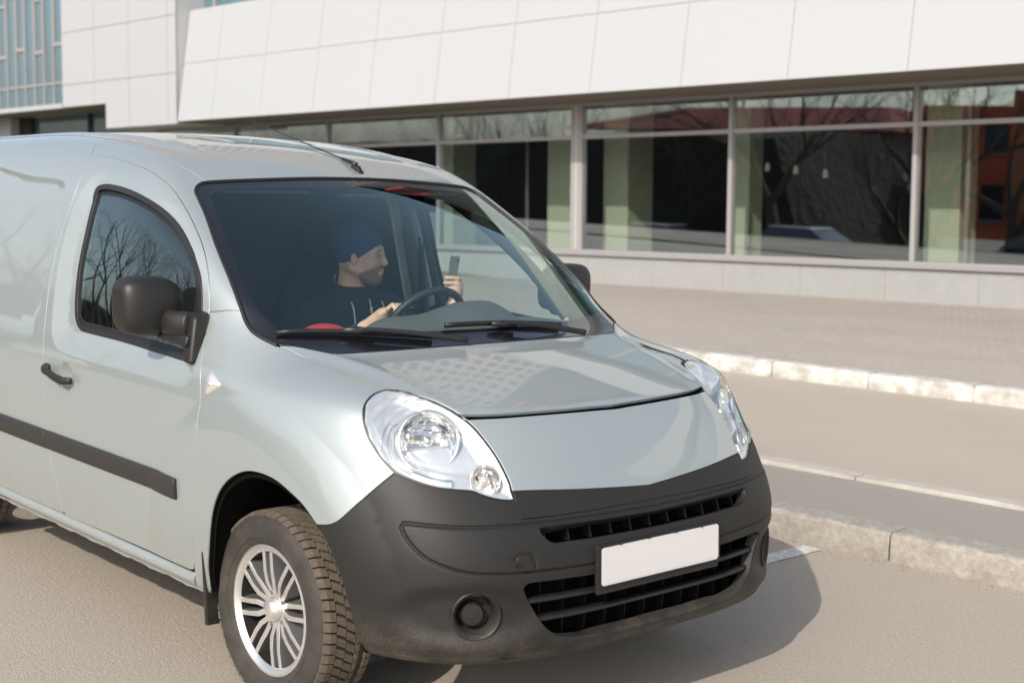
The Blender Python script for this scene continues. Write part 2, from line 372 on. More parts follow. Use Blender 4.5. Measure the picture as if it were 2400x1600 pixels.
# panel outlines in metres: x forward from the front axle, y to the left, z up
K = {
'hood_seam':[[-0.091,-0.751,1.109],[0.02,-0.708,1.08],[0.159,-0.686,1.059],[0.269,-0.686,1.045],[0.356,-0.671,1.029]],
'hood_rear':[[-0.091,-0.751,1.109],[-0.048,-0.706,1.105],[-0.0,-0.657,1.094],[0.029,-0.628,1.088],[0.037,-0.6,1.089],[0.082,-0.408,1.095],[0.111,-0.193,1.099],[0.12,0.0,1.101]],
'hood_front':[[0.539,-0.535,0.968],[0.583,-0.417,0.97],[0.616,-0.213,0.97],[0.631,0.0,0.967]],
'lamp_top':[[0.356,-0.671,1.029],[0.367,-0.633,1.026],[0.393,-0.604,1.019],[0.44,-0.576,1.006],[0.492,-0.553,0.989],[0.54,-0.536,0.967]],
'lamp_in':[[0.54,-0.536,0.967],[0.578,-0.523,0.945],[0.64,-0.511,0.895],[0.69,-0.502,0.843],[0.725,-0.499,0.795],[0.736,-0.502,0.777]],
'lamp_in2':[[0.736,-0.502,0.777],[0.751,-0.502,0.753]],
'panel_bot':[[0.736,-0.502,0.777],[0.78,-0.301,0.765],[0.795,-0.111,0.751],[0.8,0.0,0.744]],
'lamp_bot':[[0.751,-0.502,0.753],[0.742,-0.529,0.753],[0.726,-0.563,0.76],[0.705,-0.594,0.771],[0.693,-0.609,0.779],[0.663,-0.654,0.784],[0.633,-0.693,0.789],[0.597,-0.727,0.8],[0.568,-0.749,0.812],[0.537,-0.769,0.825]],
'lamp_out':[[0.537,-0.769,0.825],[0.508,-0.781,0.849],[0.478,-0.79,0.877],[0.449,-0.795,0.909],[0.426,-0.794,0.94],[0.409,-0.788,0.966],[0.392,-0.774,0.991],[0.376,-0.747,1.011],[0.361,-0.709,1.024],[0.356,-0.671,1.029]],
'bump_seam':[[0.537,-0.769,0.825],[0.522,-0.793,0.802],[0.478,-0.841,0.742],[0.423,-0.88,0.678],[0.395,-0.89,0.664],[0.352,-0.9,0.656]],
'arch':[[0.352,-0.9,0.656],[0.292,-0.909,0.703],[0.236,-0.915,0.73],[0.171,-0.921,0.753],[0.101,-0.925,0.761],[0.026,-0.927,0.755],[-0.04,-0.927,0.733],[-0.095,-0.926,0.702],[-0.145,-0.924,0.658],[-0.183,-0.921,0.6],[-0.21,-0.915,0.533],[-0.233,-0.905,0.466],[-0.264,-0.889,0.379],[-0.272,-0.883,0.32],[-0.275,-0.88,0.3]],
'arch2':[[0.352,-0.9,0.656],[0.404,-0.891,0.596],[0.443,-0.878,0.517],[0.462,-0.865,0.449],[0.474,-0.847,0.366],[0.489,-0.83,0.3]],
'door_front':[[-0.35,-0.89,0.382],[-0.282,-0.927,0.751],[-0.279,-0.922,0.852],[-0.288,-0.906,0.987],[-0.333,-0.871,1.072],[-0.372,-0.836,1.143],[-0.383,-0.821,1.188]],
'door_front2':[[-0.383,-0.821,1.188],[-0.393,-0.814,1.23],[-0.412,-0.804,1.27],[-0.456,-0.785,1.327],[-0.526,-0.761,1.389],[-0.608,-0.741,1.446],[-0.711,-0.721,1.508],[-0.814,-0.708,1.563],[-0.922,-0.704,1.604],[-1.098,-0.695,1.64],[-1.294,-0.679,1.662],[-1.488,-0.682,1.673]],
'door_rear':[[-1.488,-0.682,1.673],[-1.45,-0.718,1.637],[-1.413,-0.782,1.534],[-1.429,-0.823,1.401],[-1.441,-0.843,1.32],[-1.442,-0.872,1.185],[-1.426,-0.897,1.052],[-1.415,-0.91,0.946],[-1.409,-0.913,0.811],[-1.393,-0.908,0.657],[-1.375,-0.903,0.56],[-1.339,-0.892,0.446],[-1.307,-0.881,0.353]],
'door_bottom':[[-1.286,-0.879,0.343],[-1.008,-0.88,0.347],[-0.686,-0.88,0.35],[-0.388,-0.883,0.35]],
'pillar_seam':[[-0.383,-0.821,1.188],[-0.258,-0.774,1.203]],
'win_side':[[-0.807,-0.582,1.591],[-0.807,-0.602,1.587],[-0.798,-0.624,1.578],[-0.773,-0.647,1.561],[-0.736,-0.658,1.539],[-0.659,-0.677,1.493],[-0.497,-0.725,1.387],[-0.367,-0.754,1.295],[-0.264,-0.774,1.208],[-0.225,-0.78,1.17],[-0.188,-0.78,1.145],[-0.143,-0.77,1.127],[-0.091,-0.751,1.109]],
'win_top':[[-0.807,-0.582,1.591],[-0.773,-0.354,1.605],[-0.759,-0.146,1.613],[-0.755,0.0,1.614]],
'roof_line':[[-0.809,-0.581,1.592],[-0.869,-0.592,1.618],[-0.975,-0.618,1.655],[-1.205,-0.609,1.692],[-1.379,-0.613,1.705],[-1.563,-0.624,1.712],[-2.01,-0.634,1.714],[-2.439,-0.634,1.705]],
'frit_top':[[-0.762,-0.571,1.57],[-0.76,-0.52,1.577],[-0.736,-0.378,1.584],[-0.714,-0.153,1.591],[-0.712,0.0,1.593]],
'frit_side':[[-0.762,-0.571,1.57],[-0.76,-0.589,1.565],[-0.751,-0.603,1.558],[-0.734,-0.614,1.547],[-0.473,-0.692,1.381],[-0.31,-0.728,1.266],[-0.22,-0.736,1.202],[-0.179,-0.73,1.176],[-0.126,-0.721,1.145]],
'frit_bot':[[-0.126,-0.721,1.145],[-0.048,-0.541,1.141],[0.011,-0.33,1.139],[0.041,-0.084,1.139],[0.044,0.0,1.139]],
'door_win':[[-1.285,-0.821,1.409],[-1.291,-0.795,1.497],[-1.3,-0.779,1.537],[-1.294,-0.769,1.558],[-1.259,-0.763,1.567],[-1.176,-0.762,1.567],[-1.011,-0.768,1.55],[-0.848,-0.771,1.516],[-0.745,-0.773,1.482],[-0.66,-0.777,1.443],[-0.574,-0.787,1.39],[-0.507,-0.798,1.338],[-0.46,-0.809,1.29],[-0.435,-0.817,1.245],[-0.405,-0.839,1.147],[-0.355,-0.876,1.065],[-0.36,-0.887,1.045],[-0.395,-0.891,1.038],[-0.57,-0.894,1.042],[-0.869,-0.895,1.052],[-1.132,-0.896,1.055],[-1.173,-0.896,1.057],[-1.215,-0.892,1.077],[-1.244,-0.885,1.118],[-1.277,-0.859,1.252]],
'door_crease':[[-1.403,-0.849,1.297],[-1.389,-0.878,1.157],[-1.366,-0.899,1.041],[-1.341,-0.905,0.997],[-1.308,-0.908,0.97],[-1.232,-0.909,0.957],[-1.059,-0.909,0.952],[-0.738,-0.909,0.952],[-0.492,-0.91,0.947],[-0.399,-0.909,0.95],[-0.356,-0.908,0.966],[-0.335,-0.905,0.995],[-0.359,-0.88,1.058],[-0.403,-0.835,1.155]],
'recess':[[-2.127,-0.767,1.572],[-1.793,-0.762,1.58],[-1.621,-0.763,1.577],[-1.548,-0.766,1.57],[-1.522,-0.772,1.558],[-1.468,-0.809,1.451],[-1.456,-0.85,1.293],[-1.47,-0.879,1.149],[-1.482,-0.894,1.069],[-1.493,-0.904,1.007],[-1.521,-0.907,0.983],[-1.571,-0.908,0.97],[-1.805,-0.908,0.965]],
'upper_grille_top':[[0.801,-0.455,0.679],[0.804,-0.435,0.683],[0.819,-0.334,0.682],[0.829,-0.177,0.679],[0.831,0.0,0.675]],
'upper_grille_bot':[[0.801,-0.455,0.679],[0.807,-0.455,0.666],[0.816,-0.445,0.65],[0.825,-0.424,0.634],[0.837,-0.349,0.631],[0.845,-0.24,0.628],[0.849,0.0,0.625]],
'lower_grille_top':[[0.821,-0.526,0.512],[0.822,-0.521,0.526],[0.825,-0.509,0.532],[0.845,-0.411,0.533],[0.858,-0.283,0.529],[0.862,0.0,0.521]],
'lower_grille_bot':[[0.821,-0.526,0.512],[0.824,-0.518,0.492],[0.833,-0.49,0.443],[0.84,-0.458,0.4],[0.843,-0.435,0.38],[0.846,-0.412,0.364],[0.849,-0.387,0.355],[0.857,-0.293,0.344],[0.86,-0.146,0.332],[0.861,0.0,0.335]],
'crease_top':[[0.599,-0.781,0.695],[0.67,-0.718,0.692],[0.727,-0.641,0.689],[0.791,-0.479,0.689],[0.824,-0.221,0.687],[0.828,0.0,0.683]],
'crease_low':[[0.599,-0.781,0.695],[0.596,-0.787,0.683],[0.615,-0.783,0.655],[0.637,-0.773,0.631],[0.662,-0.758,0.609],[0.69,-0.737,0.593],[0.745,-0.677,0.57],[0.795,-0.587,0.562],[0.835,-0.458,0.56],[0.856,-0.276,0.556]],
'tow':[[0.805,-0.544,0.602],[0.805,-0.541,0.607],[0.807,-0.531,0.611],[0.817,-0.499,0.609],[0.82,-0.49,0.605],[0.828,-0.486,0.563],[0.813,-0.54,0.565]],
'fog':[[0.769,-0.649,0.444],[0.768,-0.65,0.507],[0.8,-0.589,0.441],[0.768,-0.644,0.376],[0.731,-0.701,0.444]],
'repeater':[[-0.239,-0.896,1.019],[-0.225,-0.897,1.017],[-0.167,-0.905,0.99],[-0.17,-0.907,0.983],[-0.238,-0.91,0.946],[-0.245,-0.91,0.946],[-0.245,-0.903,1.001]],
'handle':[[-1.38,-0.913,0.877],[-1.371,-0.912,0.894],[-1.335,-0.912,0.902],[-1.235,-0.913,0.877],[-1.167,-0.912,0.889],[-1.135,-0.913,0.875],[-1.159,-0.913,0.864],[-1.269,-0.913,0.86]],
'handle_recess':[[-1.24,-0.91,0.931],[-1.185,-0.912,0.902],[-1.183,-0.913,0.861],[-1.234,-0.914,0.829],[-1.29,-0.913,0.854],[-1.285,-0.912,0.899]],
'mould':[[-1.812,-0.908,0.654],[-1.393,-0.908,0.656],[-0.831,-0.908,0.654],[-0.401,-0.923,0.652],[-0.396,-0.923,0.636],[-0.42,-0.92,0.591],[-0.461,-0.919,0.581],[-1.231,-0.904,0.585],[-1.821,-0.905,0.592]],
'hood_ridge':[[-0.057,-0.711,1.108],[-0.005,-0.667,1.094],[0.067,-0.621,1.079],[0.175,-0.59,1.061],[0.37,-0.574,1.024],[0.484,-0.556,0.992],[0.539,-0.535,0.968]],
}
# ------------------------------------------------------------------ panels cut out of the body surface
def catmull(P, h, closed=False):
    P = np.asarray(P, float); n = len(P)
    if n < 3:
        L = np.linalg.norm(P[-1]-P[0]); k = max(1, int(round(L/h)))
        return P[0]+(P[-1]-P[0])*np.linspace(0, 1, k+1)[:, None]
    if closed: Q = np.vstack([P[-1], P, P[0], P[1]]); segs = n
    else: Q = np.vstack([2*P[0]-P[1], P, 2*P[-1]-P[-2]]); segs = n-1
    out = []
    for i in range(segs):
        p0, p1, p2, p3 = Q[i:i+4]
        d = [max(np.linalg.norm(b-a), 1e-6)**.5 for a, b in ((p0, p1), (p1, p2), (p2, p3))]
        t0 = 0; t1 = d[0]; t2 = t1+d[1]; t3 = t2+d[2]
        k = max(1, int(math.ceil(d[1]**2/h)))
        for j in range(k):
            t = t1+(t2-t1)*j/k
            a1 = (t1-t)/(t1-t0)*p0+(t-t0)/(t1-t0)*p1; a2 = (t2-t)/(t2-t1)*p1+(t-t1)/(t2-t1)*p2; a3 = (t3-t)/(t3-t2)*p2+(t-t2)/(t3-t2)*p3
            b1 = (t2-t)/(t2-t0)*a1+(t-t0)/(t2-t0)*a2; b2 = (t3-t)/(t3-t1)*a2+(t-t1)/(t3-t1)*a3
            out.append((t2-t)/(t2-t1)*b1+(t-t1)/(t2-t1)*b2)
    if not closed: out.append(P[-1])
    return np.array(out)
def loop3(runs, h):   # runs joined end to end at corners into one closed loop
    out = []
    for r in runs:
        c = catmull(r, h); out.append(c[:-1])
    return np.vstack(out)
def closed3(P, h): return catmull(P, h, True)
def rev(r): return list(r)[::-1]
def mir(r): return [[p[0], -p[1], p[2]] for p in r]
class DirChart:
    def __init__(s, d, upv=(0, 0, 1)):
        s.d = np.array(d, float); s.d /= np.linalg.norm(s.d)          # looking direction (into the body)
        s.a = np.cross(s.d, upv); s.a /= np.linalg.norm(s.a); s.b = np.cross(s.a, s.d)
    def to(s, P): return np.stack([P@s.a, P@s.b], -1)
    def ray(s, uv, P):
        t0 = (P@s.d).min()-.35
        return uv[:, :1]*s.a+uv[:, 1:]*s.b+s.d*t0, np.broadcast_to(s.d, (len(uv), 3))
class CylChart:
    def __init__(s, xa, R): s.xa = xa; s.R = R
    def to(s, P): return np.stack([np.arctan2(P[:, 1], P[:, 0]-s.xa)*s.R, P[:, 2]], -1)
    def ray(s, uv, P):
        th = uv[:, 0]/s.R; c = np.cos(th); n = np.sin(th)
        O = np.stack([s.xa+1.6*c, 1.6*n, uv[:, 1]], -1); D = np.stack([-c, -n, 0*c], -1)
        return O, D
SIDE = DirChart((0, 1, 0)); SHOULDER = DirChart((-.15, .85, -.45)); TOPC = DirChart((0, 0, -1), (1, 0, 0)); TOPF = DirChart((-.2, 0, -1), (1, 0, 0))
NOSE = DirChart((-1, 0, -.35)); CYL = CylChart(-.05, .8); LAMPC = DirChart((-.62, .62, -.40)); WINDC = DirChart((-.55, 0, -.83), (1, 0, 0)); PILL = DirChart((-.25, .85, -.5))
def fcast(O, D, disp, off):
    G = (lambda P: F(P)+(disp(P) if disp else 0)-off)
    n = len(O); t = np.zeros(n); act = np.ones(n, bool); O = np.array(O); D = np.array(D)
    for _ in range(90):
        f = G(O[act]+D[act]*t[act][:, None]); ta = t[act]; hit = f < 0
        ta = np.where(hit, ta, ta+np.clip(f*.75, .0015, .5)); t[act] = ta
        idx = np.where(act)[0]; act[idx[hit]] = False; act[idx[ta > 6]] = False
        if not act.any(): break
    hi = t.copy(); lo = t-.09
    bad = G(O+D*lo[:, None]) < 0; lo = np.where(bad, lo-.25, lo)
    for _ in range(22):
        m = (lo+hi)/2; f = G(O+D*m[:, None]); hi = np.where(f < 0, m, hi); lo = np.where(f < 0, lo, m)
    P = O+D*hi[:, None]; e = 4e-4
    g = np.stack([G(P+np.eye(3)[i]*e)-G(P-np.eye(3)[i]*e) for i in range(3)], -1)
    return P, g/np.linalg.norm(g, axis=1, keepdims=True)
def area2(p): x, y = p[:, 0], p[:, 1]; return .5*np.sum(x*np.roll(y, -1)-np.roll(x, -1)*y)
def offset2(p, d):   # positive d moves a counter-clockwise loop inwards
    a = p-np.roll(p, 1, 0); b = np.roll(p, -1, 0)-p
    a = a/(np.linalg.norm(a, axis=1, keepdims=True)+1e-12); b = b/(np.linalg.norm(b, axis=1, keepdims=True)+1e-12)
    na = np.stack([-a[:, 1], a[:, 0]], -1); nb = np.stack([-b[:, 1], b[:, 0]], -1)
    n = na+nb; n /= (np.linalg.norm(n, axis=1, keepdims=True)+1e-9); c = np.clip((n*na).sum(1), .5, 1)
    return p+n*(d/c)[:, None]
def inpoly(q, p):
    r = np.zeros(len(q), bool); x, y = q[:, 0], q[:, 1]
    for i in range(len(p)):
        x1, y1 = p[i-1]; x2, y2 = p[i]
        if y1 == y2: continue
        m = ((y1 > y) != (y2 > y)); r ^= m & (x < (x2-x1)*(y-y1)/(y2-y1)+x1)
    return r
def dseg(q, p, closed=True):
    d = np.full(len(q), 1e9); n = len(p)
    for i in range(n if closed else n-1):
        a = p[i]; b = p[(i+1) % n]; ab = b-a; L = ab@ab
        if L < 1e-14: continue
        t = np.clip(((q-a)@ab)/L, 0, 1); d = np.minimum(d, np.sqrt((((q-a)-t[:, None]*ab)**2).sum(1)))
    return d
def panel(name, outer, chart, m, parent, h=.022, gap=.0023, holes=(), lines=(), disp=None, depth=.010, off=0., edge=.0020,
          both=False, label=None, kind=None, holegap=0., extra=None, make=True):
    o3 = outer; o2 = chart.to(o3)
    if area2(o2) < 0: o2 = o2[::-1]; o3 = o3[::-1]
    o2 = offset2(o2, gap)
    H2 = []
    for hh in holes:
        q = chart.to(hh)
        if area2(q) > 0: q = q[::-1]
        H2.append(offset2(q, holegap))
    loops = [o2]+H2
    lo = o2.min(0); hi = o2.max(0); g = []
    yy = np.arange(lo[1]+h*.5, hi[1], h*.866)
    for j, y in enumerate(yy):
        xx = np.arange(lo[0]+(h*.5 if j % 2 else h*.25), hi[0], h); g.append(np.stack([xx, np.full(len(xx), y)], -1))
    g = np.vstack(g) if g else np.zeros((0, 2)); g = g[inpoly(g, o2)]
    for q in H2: g = g[~inpoly(g, q)]
    for q in loops: g = g[dseg(g, q) > h*.45]
    ex = []
    for (pl3, offs) in lines:
        p2 = chart.to(np.asarray(pl3)); t = np.gradient(p2, axis=0); t /= np.linalg.norm(t, axis=1, keepdims=True)+1e-9
        nn = np.stack([-t[:, 1], t[:, 0]], -1)
        g = g[dseg(g, p2, False) > max(abs(o) for o in offs)+h*.35]
        for of in offs: ex.append(p2+nn*of)
    if ex:
        ex = np.vstack(ex); ex = ex[inpoly(ex, o2)]
        for q in H2: ex = ex[~inpoly(ex, q)]
        for q in loops: ex = ex[dseg(ex, q) > .0015]
        _, ui = np.unique(np.round(ex/.0012).astype(int), axis=0, return_index=True); ex = ex[ui]
        g = np.vstack([g, ex])
    nb = sum(len(q) for q in loops); pts = np.vstack(loops+[g]); E = []; s = 0; LI = []
    for q in loops:
        k = len(q); E += [(s+i, s+(i+1) % k) for i in range(k)]; LI.append(list(range(s, s+k))); s += k
    vo, eo, fo, ov, oe, of_ = delaunay_2d_cdt([Vector(p) for p in pts], E, [], 0, 1e-7)
    uv = np.array([tuple(v) for v in vo]); mp = {}
    for i, l in enumerate(ov):
        for a in l: mp[a] = i
    tris = np.array([tuple(f) for f in fo if len(f) == 3]); cen = uv[tris].mean(1); ok = inpoly(cen, o2)
    for q in H2: ok &= ~inpoly(cen, q)
    tris = tris[ok]
    O, D = chart.ray(uv, o3); P, Nn = fcast(O, D, disp, off)
    t = P[tris]; fn = np.cross(t[:, 1]-t[:, 0], t[:, 2]-t[:, 0]); flip = (fn*Nn[tris].mean(1)).sum(1) < 0
    tris[flip] = tris[flip][:, ::-1]
    V = [P]; NN = [Nn]; FF = [tuple(x) for x in tris]; cnt = len(P)
    if depth:
        for li in LI:
            idx = []
            for i in li:
                k = mp.get(i)
                if k is not None and (not idx or idx[-1] != k): idx.append(k)
            p = P[idx]; n = Nn[idx]; tn = np.roll(p, -1, 0)-np.roll(p, 1, 0); tn /= np.linalg.norm(tn, axis=1, keepdims=True)+1e-9
            ow = np.cross(tn, n); ow /= np.linalg.norm(ow, axis=1, keepdims=True)+1e-9
            r1 = p+ow*edge-n*edge*1.2; r2 = r1-n*depth
            k = len(idx); a = cnt; V += [r1, r2]; NN += [ow*.8+n*.2, ow]; cnt += 2*k
            for i in range(k):
                j = (i+1) % k; FF.append((idx[j], idx[i], a+i, a+j)); FF.append((a+j, a+i, a+k+i, a+k+j))
    V = np.vstack(V); NN = np.vstack(NN); NN /= np.linalg.norm(NN, axis=1, keepdims=True)+1e-9
    # make sure winding agrees with the normals on every face
    A = np.array([f[:3] for f in FF]); c = np.cross(V[A[:, 1]]-V[A[:, 0]], V[A[:, 2]]-V[A[:, 0]]); nf = (c*NN[A].mean(1)).sum(1)
    FF = [f if nf[i] >= 0 else f[::-1] for i, f in enumerate(FF)]
    if not make: return V, FF, NN
    ob = mesh_obj(name, V, FF, m, parent, True, NN, label=label, kind=kind)
    if both:
        V2 = V*[1, -1, 1]; N2 = NN*[1, -1, 1]
        mesh_obj(name, V2, [f[::-1] for f in FF], m, parent, True, N2, kind=kind)
    return ob
def onF(P, off=0.):   # drop a 3D point onto the body surface (few Newton steps)
    P = np.atleast_2d(np.array(P, float))
    for _ in range(6):
        g = grad(P); P = P-g*((F(P)-off)*.9)[:, None]
    return P, grad(P)
# ------------------------------------------------------------------ the van
# split the curves that two parts use in pieces, then lay every curve densely on the body surface so that neighbours share it
K['win_pillar'] = K['win_side'][:9]; K['win_fender'] = K['win_side'][8:]; K['roof_front'] = K['roof_line'][:6]; K['roof_rear'] = K['roof_line'][5:]
K['door_front'][0] = [-.345, -.8899, .3824]; K['door_front'] = K['door_front']; K['bump_seam'] = K['bump_seam']
for k_ in list(K):
    if k_ in ('door_win', 'door_crease', 'recess', 'repeater', 'tow', 'fog', 'handle', 'handle_recess', 'mould'): continue
    q_, _ = onF(catmull(K[k_], .022)); q_[0] = K[k_][0]; q_[-1] = K[k_][-1]
    if abs(K[k_][-1][1]) < 1e-6: q_[-1, 1] = 0
    K[k_] = [list(map(float, v)) for v in q_]
van = thing('delivery_van', 'light silver grey delivery van parked beside the kerb with a man at the wheel', 'van', T3(-1.2, 0, 0))
RX = -2.60   # rear axle
def curve_on(P3, h=.02, off=0.):
    c = catmull(P3, h); return onF(c, off)
hood_loop = loop3([K['hood_front'], mir(rev(K['hood_front'])), mir(rev(K['lamp_top'])), mir(rev(K['hood_seam'])), mir(K['hood_rear']), rev(K['hood_rear']), K['hood_seam'], K['lamp_top']], .012)
lower = lambda r, d: [[p[0]+d*.5, p[1], p[2]-d] for p in r]
hf = lower(K['hood_front'], .015)
front_loop = loop3([hf, mir(rev(hf)), mir(K['lamp_in']), mir(K['panel_bot']), rev(K['panel_bot']), rev(K['lamp_in'])], .012)
te = [(-.05+1.*math.cos(t), 1.*math.sin(t), .291) for t in np.linspace(1.0, -1.0, 60)]
tb = math.atan2(.83, .489+.05); te = [(-.05+math.cos(t), math.sin(t), .291) for t in np.linspace(tb, -tb, 50)]
bump_loop = loop3([K['panel_bot'], mir(rev(K['panel_bot'])), mir(K['lamp_in2']), mir(K['lamp_bot']), mir(K['bump_seam']), mir(K['arch2']), te, rev(K['arch2']), rev(K['bump_seam']), rev(K['lamp_bot']), rev(K['lamp_in2'])], .012)
ug_loop = loop3([K['upper_grille_top'], mir(rev(K['upper_grille_top'])), mir(K['upper_grille_bot']), rev(K['upper_grille_bot'])], .012)
lg_loop = loop3([K['lower_grille_top'], mir(rev(K['lower_grille_top'])), mir(K['lower_grille_bot']), rev(K['lower_grille_bot'])], .012)
lamp_loop = loop3([K['lamp_top'], K['lamp_in'], K['lamp_in2'], K['lamp_bot'], K['lamp_out']], .009)
arch_low = [K['arch'][-1], [-.36, -.88, .300]]
fender_loop = loop3([K['pillar_seam'], K['win_fender'], K['hood_seam'], rev(K['lamp_out']), K['bump_seam'], K['arch'], arch_low, [[-.36, -.88, .300], [-.352, -.88, .352], [-.345, -.8899, .3824]], [[-.345, -.8899, .3824]]+K['door_front'][1:]], .012)
pillar_loop = loop3([K['pillar_seam'], rev(K['win_pillar']), K['roof_front'], [K['roof_front'][-1], K['door_front2'][-1]], rev(K['door_front2'])], .012)
door_loop = loop3([K['door_front']+K['door_front2'][1:], K['door_rear'], [K['door_rear'][-1], [-1.295, -.88, .345], K['door_bottom'][0]], K['door_bottom'], [K['door_bottom'][-1], [-.362, -.885, .356], K['door_front'][0]]], .012)
win_loop = closed3(K['door_win'], .010)
rl = K['roof_rear']; rback = [[rl[-1][0]-i*.125, -.633+.0*i, 1.70] for i in range(7)]
ra = [[RX+.385*math.cos(t), -.9, .33+.385*math.sin(t)] for t in np.linspace(math.pi-.06, .06, 20)]
quarter_loop = loop3([rl+rback[1:], [rback[-1], [-3.20, -.68, 1.60], [-3.22, -.85, 1.1], [-3.22, -.88, .6], [-3.22, -.88, .35]], [[-3.22, -.88, .35], ra[0]], ra, [ra[-1], [-1.315, -.88, .346]], [[-1.315, -.88, .346]]+rev(K['door_rear'])[1:], [K['door_rear'][0], rl[0]]], .014)
roof_near = K['roof_front'][:-1]+rl+rback[1:]
roof_loop = loop3([rev(roof_near), K['win_top'], mir(rev(K['win_top'])), mir(roof_near), [mir(rback)[-1], rback[-1]]], .02)
wind_loop = loop3([K['win_top'], mir(rev(K['win_top'])), mir(K['win_pillar']), mir(K['win_fender']), mir(K['hood_rear']), rev(K['hood_rear']), rev(K['win_fender']), rev(K['win_pillar'])], .012)
frit_loop = loop3([K['frit_top'], mir(rev(K['frit_top'])), mir(K['frit_side']), mir(K['frit_bot']), rev(K['frit_bot']), rev(K['frit_side'])], .012)
# relief of the door and side skins
def xz(P): return P[:, [0, 2]]
dc = closed3(K['door_crease'][:-2]+[[-.42, -.835, 1.155], [-.50, -.8, 1.33], [-.70, -.77, 1.49], [-.90, -.77, 1.545], [-1.15, -.76, 1.60], [-1.33, -.76, 1.60], [-1.385, -.8, 1.50]], .05)
dc2 = dc[:, [0, 2]]
rc_ = [list(p) for p in K['recess'][1:-1]]; rc = closed3([[-3.0, -.76, 1.572]]+rc_+[[-3.0, -.9, .966]], .03)[:, [0, 2]]
rc3 = closed3([[-3.0, -.76, 1.572]]+rc_+[[-3.0, -.9, .966]], .012); rcl = rc3[rc3[:, 0] > -2.6]
dc3 = closed3(K['door_crease'][:-2]+[[-.42, -.835, 1.155], [-.50, -.8, 1.33], [-.70, -.77, 1.49], [-.90, -.77, 1.545], [-1.15, -.76, 1.60], [-1.33, -.76, 1.60], [-1.385, -.8, 1.50]], .012)
fl = np.array([(.645*math.cos(t), -.88, .33+.645*math.sin(t)) for t in np.linspace(.35, 2.2, 70)])
fl = fcast(fl*[1, 0, 1]+[0, -3., 0], np.tile([0, 1., 0], (70, 1)), None, 0.)[0]
def door_disp(P):
    q = xz(P); ins = inpoly(q, dc2); d = np.where(ins, dseg(q, dc2), 0)
    lo = 1-ss(q[:, 1], 1.04, 1.10)
    a = np.minimum(d/.085, 1)*.023
    # scooped pocket behind the handle
    e = np.hypot((q[:, 0]+1.225)/.055, (q[:, 1]-.872)/.052)
    return a+.016*(1-ss(e, .55, 1.02))
def quarter_disp(P):
    q = xz(P); ins = inpoly(q, rc); d = np.where(ins, dseg(q, rc), 0)
    w_ = .030+.070*(1-ss(q[:, 1], 1.0, 1.14))
    return np.minimum(d/w_, 1)*.014
door_h = .016
def D2(chart): return chart
DOORC = DirChart((0, .94, -.34)); QUARC = DirChart((0, .86, -.5))
hr = catmull(K['hood_ridge'], .012)
def hood_disp(P):   # soft fold of the bonnet that runs from the cowl to the lamp
    y = np.abs(P[:, 1]); x = P[:, 0]
    yr = np.interp(x, hr[:, 0], -hr[:, 1]); d = y-yr
    return .016*np.clip(d, 0, .09)/.09*ss(x, -.05, .15)-.003*np.exp(-(d/.03)**2)
hood = panel('hood', hood_loop, TOPF, M['paint'], van, h=.020, disp=hood_disp, lines=[(hr, (-.012, 0, .012)), (hr*[1, -1, 1], (-.012, 0, .012))], gap=.0022)
panel('front_panel', front_loop, NOSE, M['paint'], van, h=.02, gap=.0025)
panel('fender', fender_loop, SHOULDER, M['paint'], van, h=.015, both=True, lines=[(fl, (-.006, .0, .006))])
panel('roof_pillar', pillar_loop, PILL, M['paint'], van, h=.016, both=True)
door = panel('door', door_loop, DOORC, M['paint'], van, h=.015, holes=[win_loop], disp=door_disp, both=True, lines=[(dc3, (-.005, .005))])
panel('quarter_panel', quarter_loop, QUARC, M['paint'], van, h=.022, disp=quarter_disp, both=True, lines=[(rcl, (-.004, .006, -.016))])
def roof_disp(P):
    y = np.abs(P[:, 1]); x = P[:, 0]; f = ss(-x, .95, 1.15)
    return f*(.006*np.exp(-((y-.50)/.012)**2)-.006*np.exp(-((y-.46)/.03)**2)+.005*np.exp(-((y-.20)/.02)**2)*ss(-x, 1.2, 1.5))
rdl = loop3([[[-3.33, -.78, .36], [-3.33, .78, .36]], [[-3.33, .78, .36], [-3.33, .78, 1.1], [-3.3, .62, 1.60]], [[-3.3, .62, 1.60], [-3.3, -.62, 1.60]], [[-3.3, -.62, 1.60], [-3.33, -.78, 1.1], [-3.33, -.78, .36]]], .04)
panel('rear_door', rdl, DirChart((1, 0, 0)), M['paint'], van, h=.05)
panel('roof', roof_loop, TOPC, M['paint'], van, h=.022, disp=roof_disp)
def sill_disp(P): return -.010*np.exp(-((P[:, 2]-.318)/.012)**2)+.006*np.exp(-((P[:, 2]-.343)/.006)**2)
for nm, a, b in (('sill', -.362, RX+.386), ):
    sl = loop3([[[a, -.88, .297], [a, -.88, .344]], [[a, -.88, .344], [b, -.88, .344]], [[b, -.88, .344], [b, -.88, .297]], [[b, -.88, .297], [a, -.88, .297]]], .02)
    panel('sill', sl, SIDE, M['paint'], van, h=.009, disp=sill_disp, both=True)
# wavy folded flange under the sill
for s in (-1, 1):
    b = MB(); n = 60; P = []
    for i in range(n+1):
        x = -.30+(RX+.30+.39)*i/n; wv = .0022*math.sin(i*.9)+.0015*math.sin(i*2.3)
        P.append((x, s*.850, .292, .277+wv))
    V = []; Fq = []
    for i, (x, y, zt, zb) in enumerate(P): V += [(x, y, zt), (x, y, zb), (x, y-s*.02, zb-.002), (x, y-s*.02, zt)]
    for i in range(n):
        for k in range(3): a = i*4+k; Fq.append((a, a+1, a+5, a+4))
    b.add(V, Fq); b.obj('sill_flange', M['paint'], van)
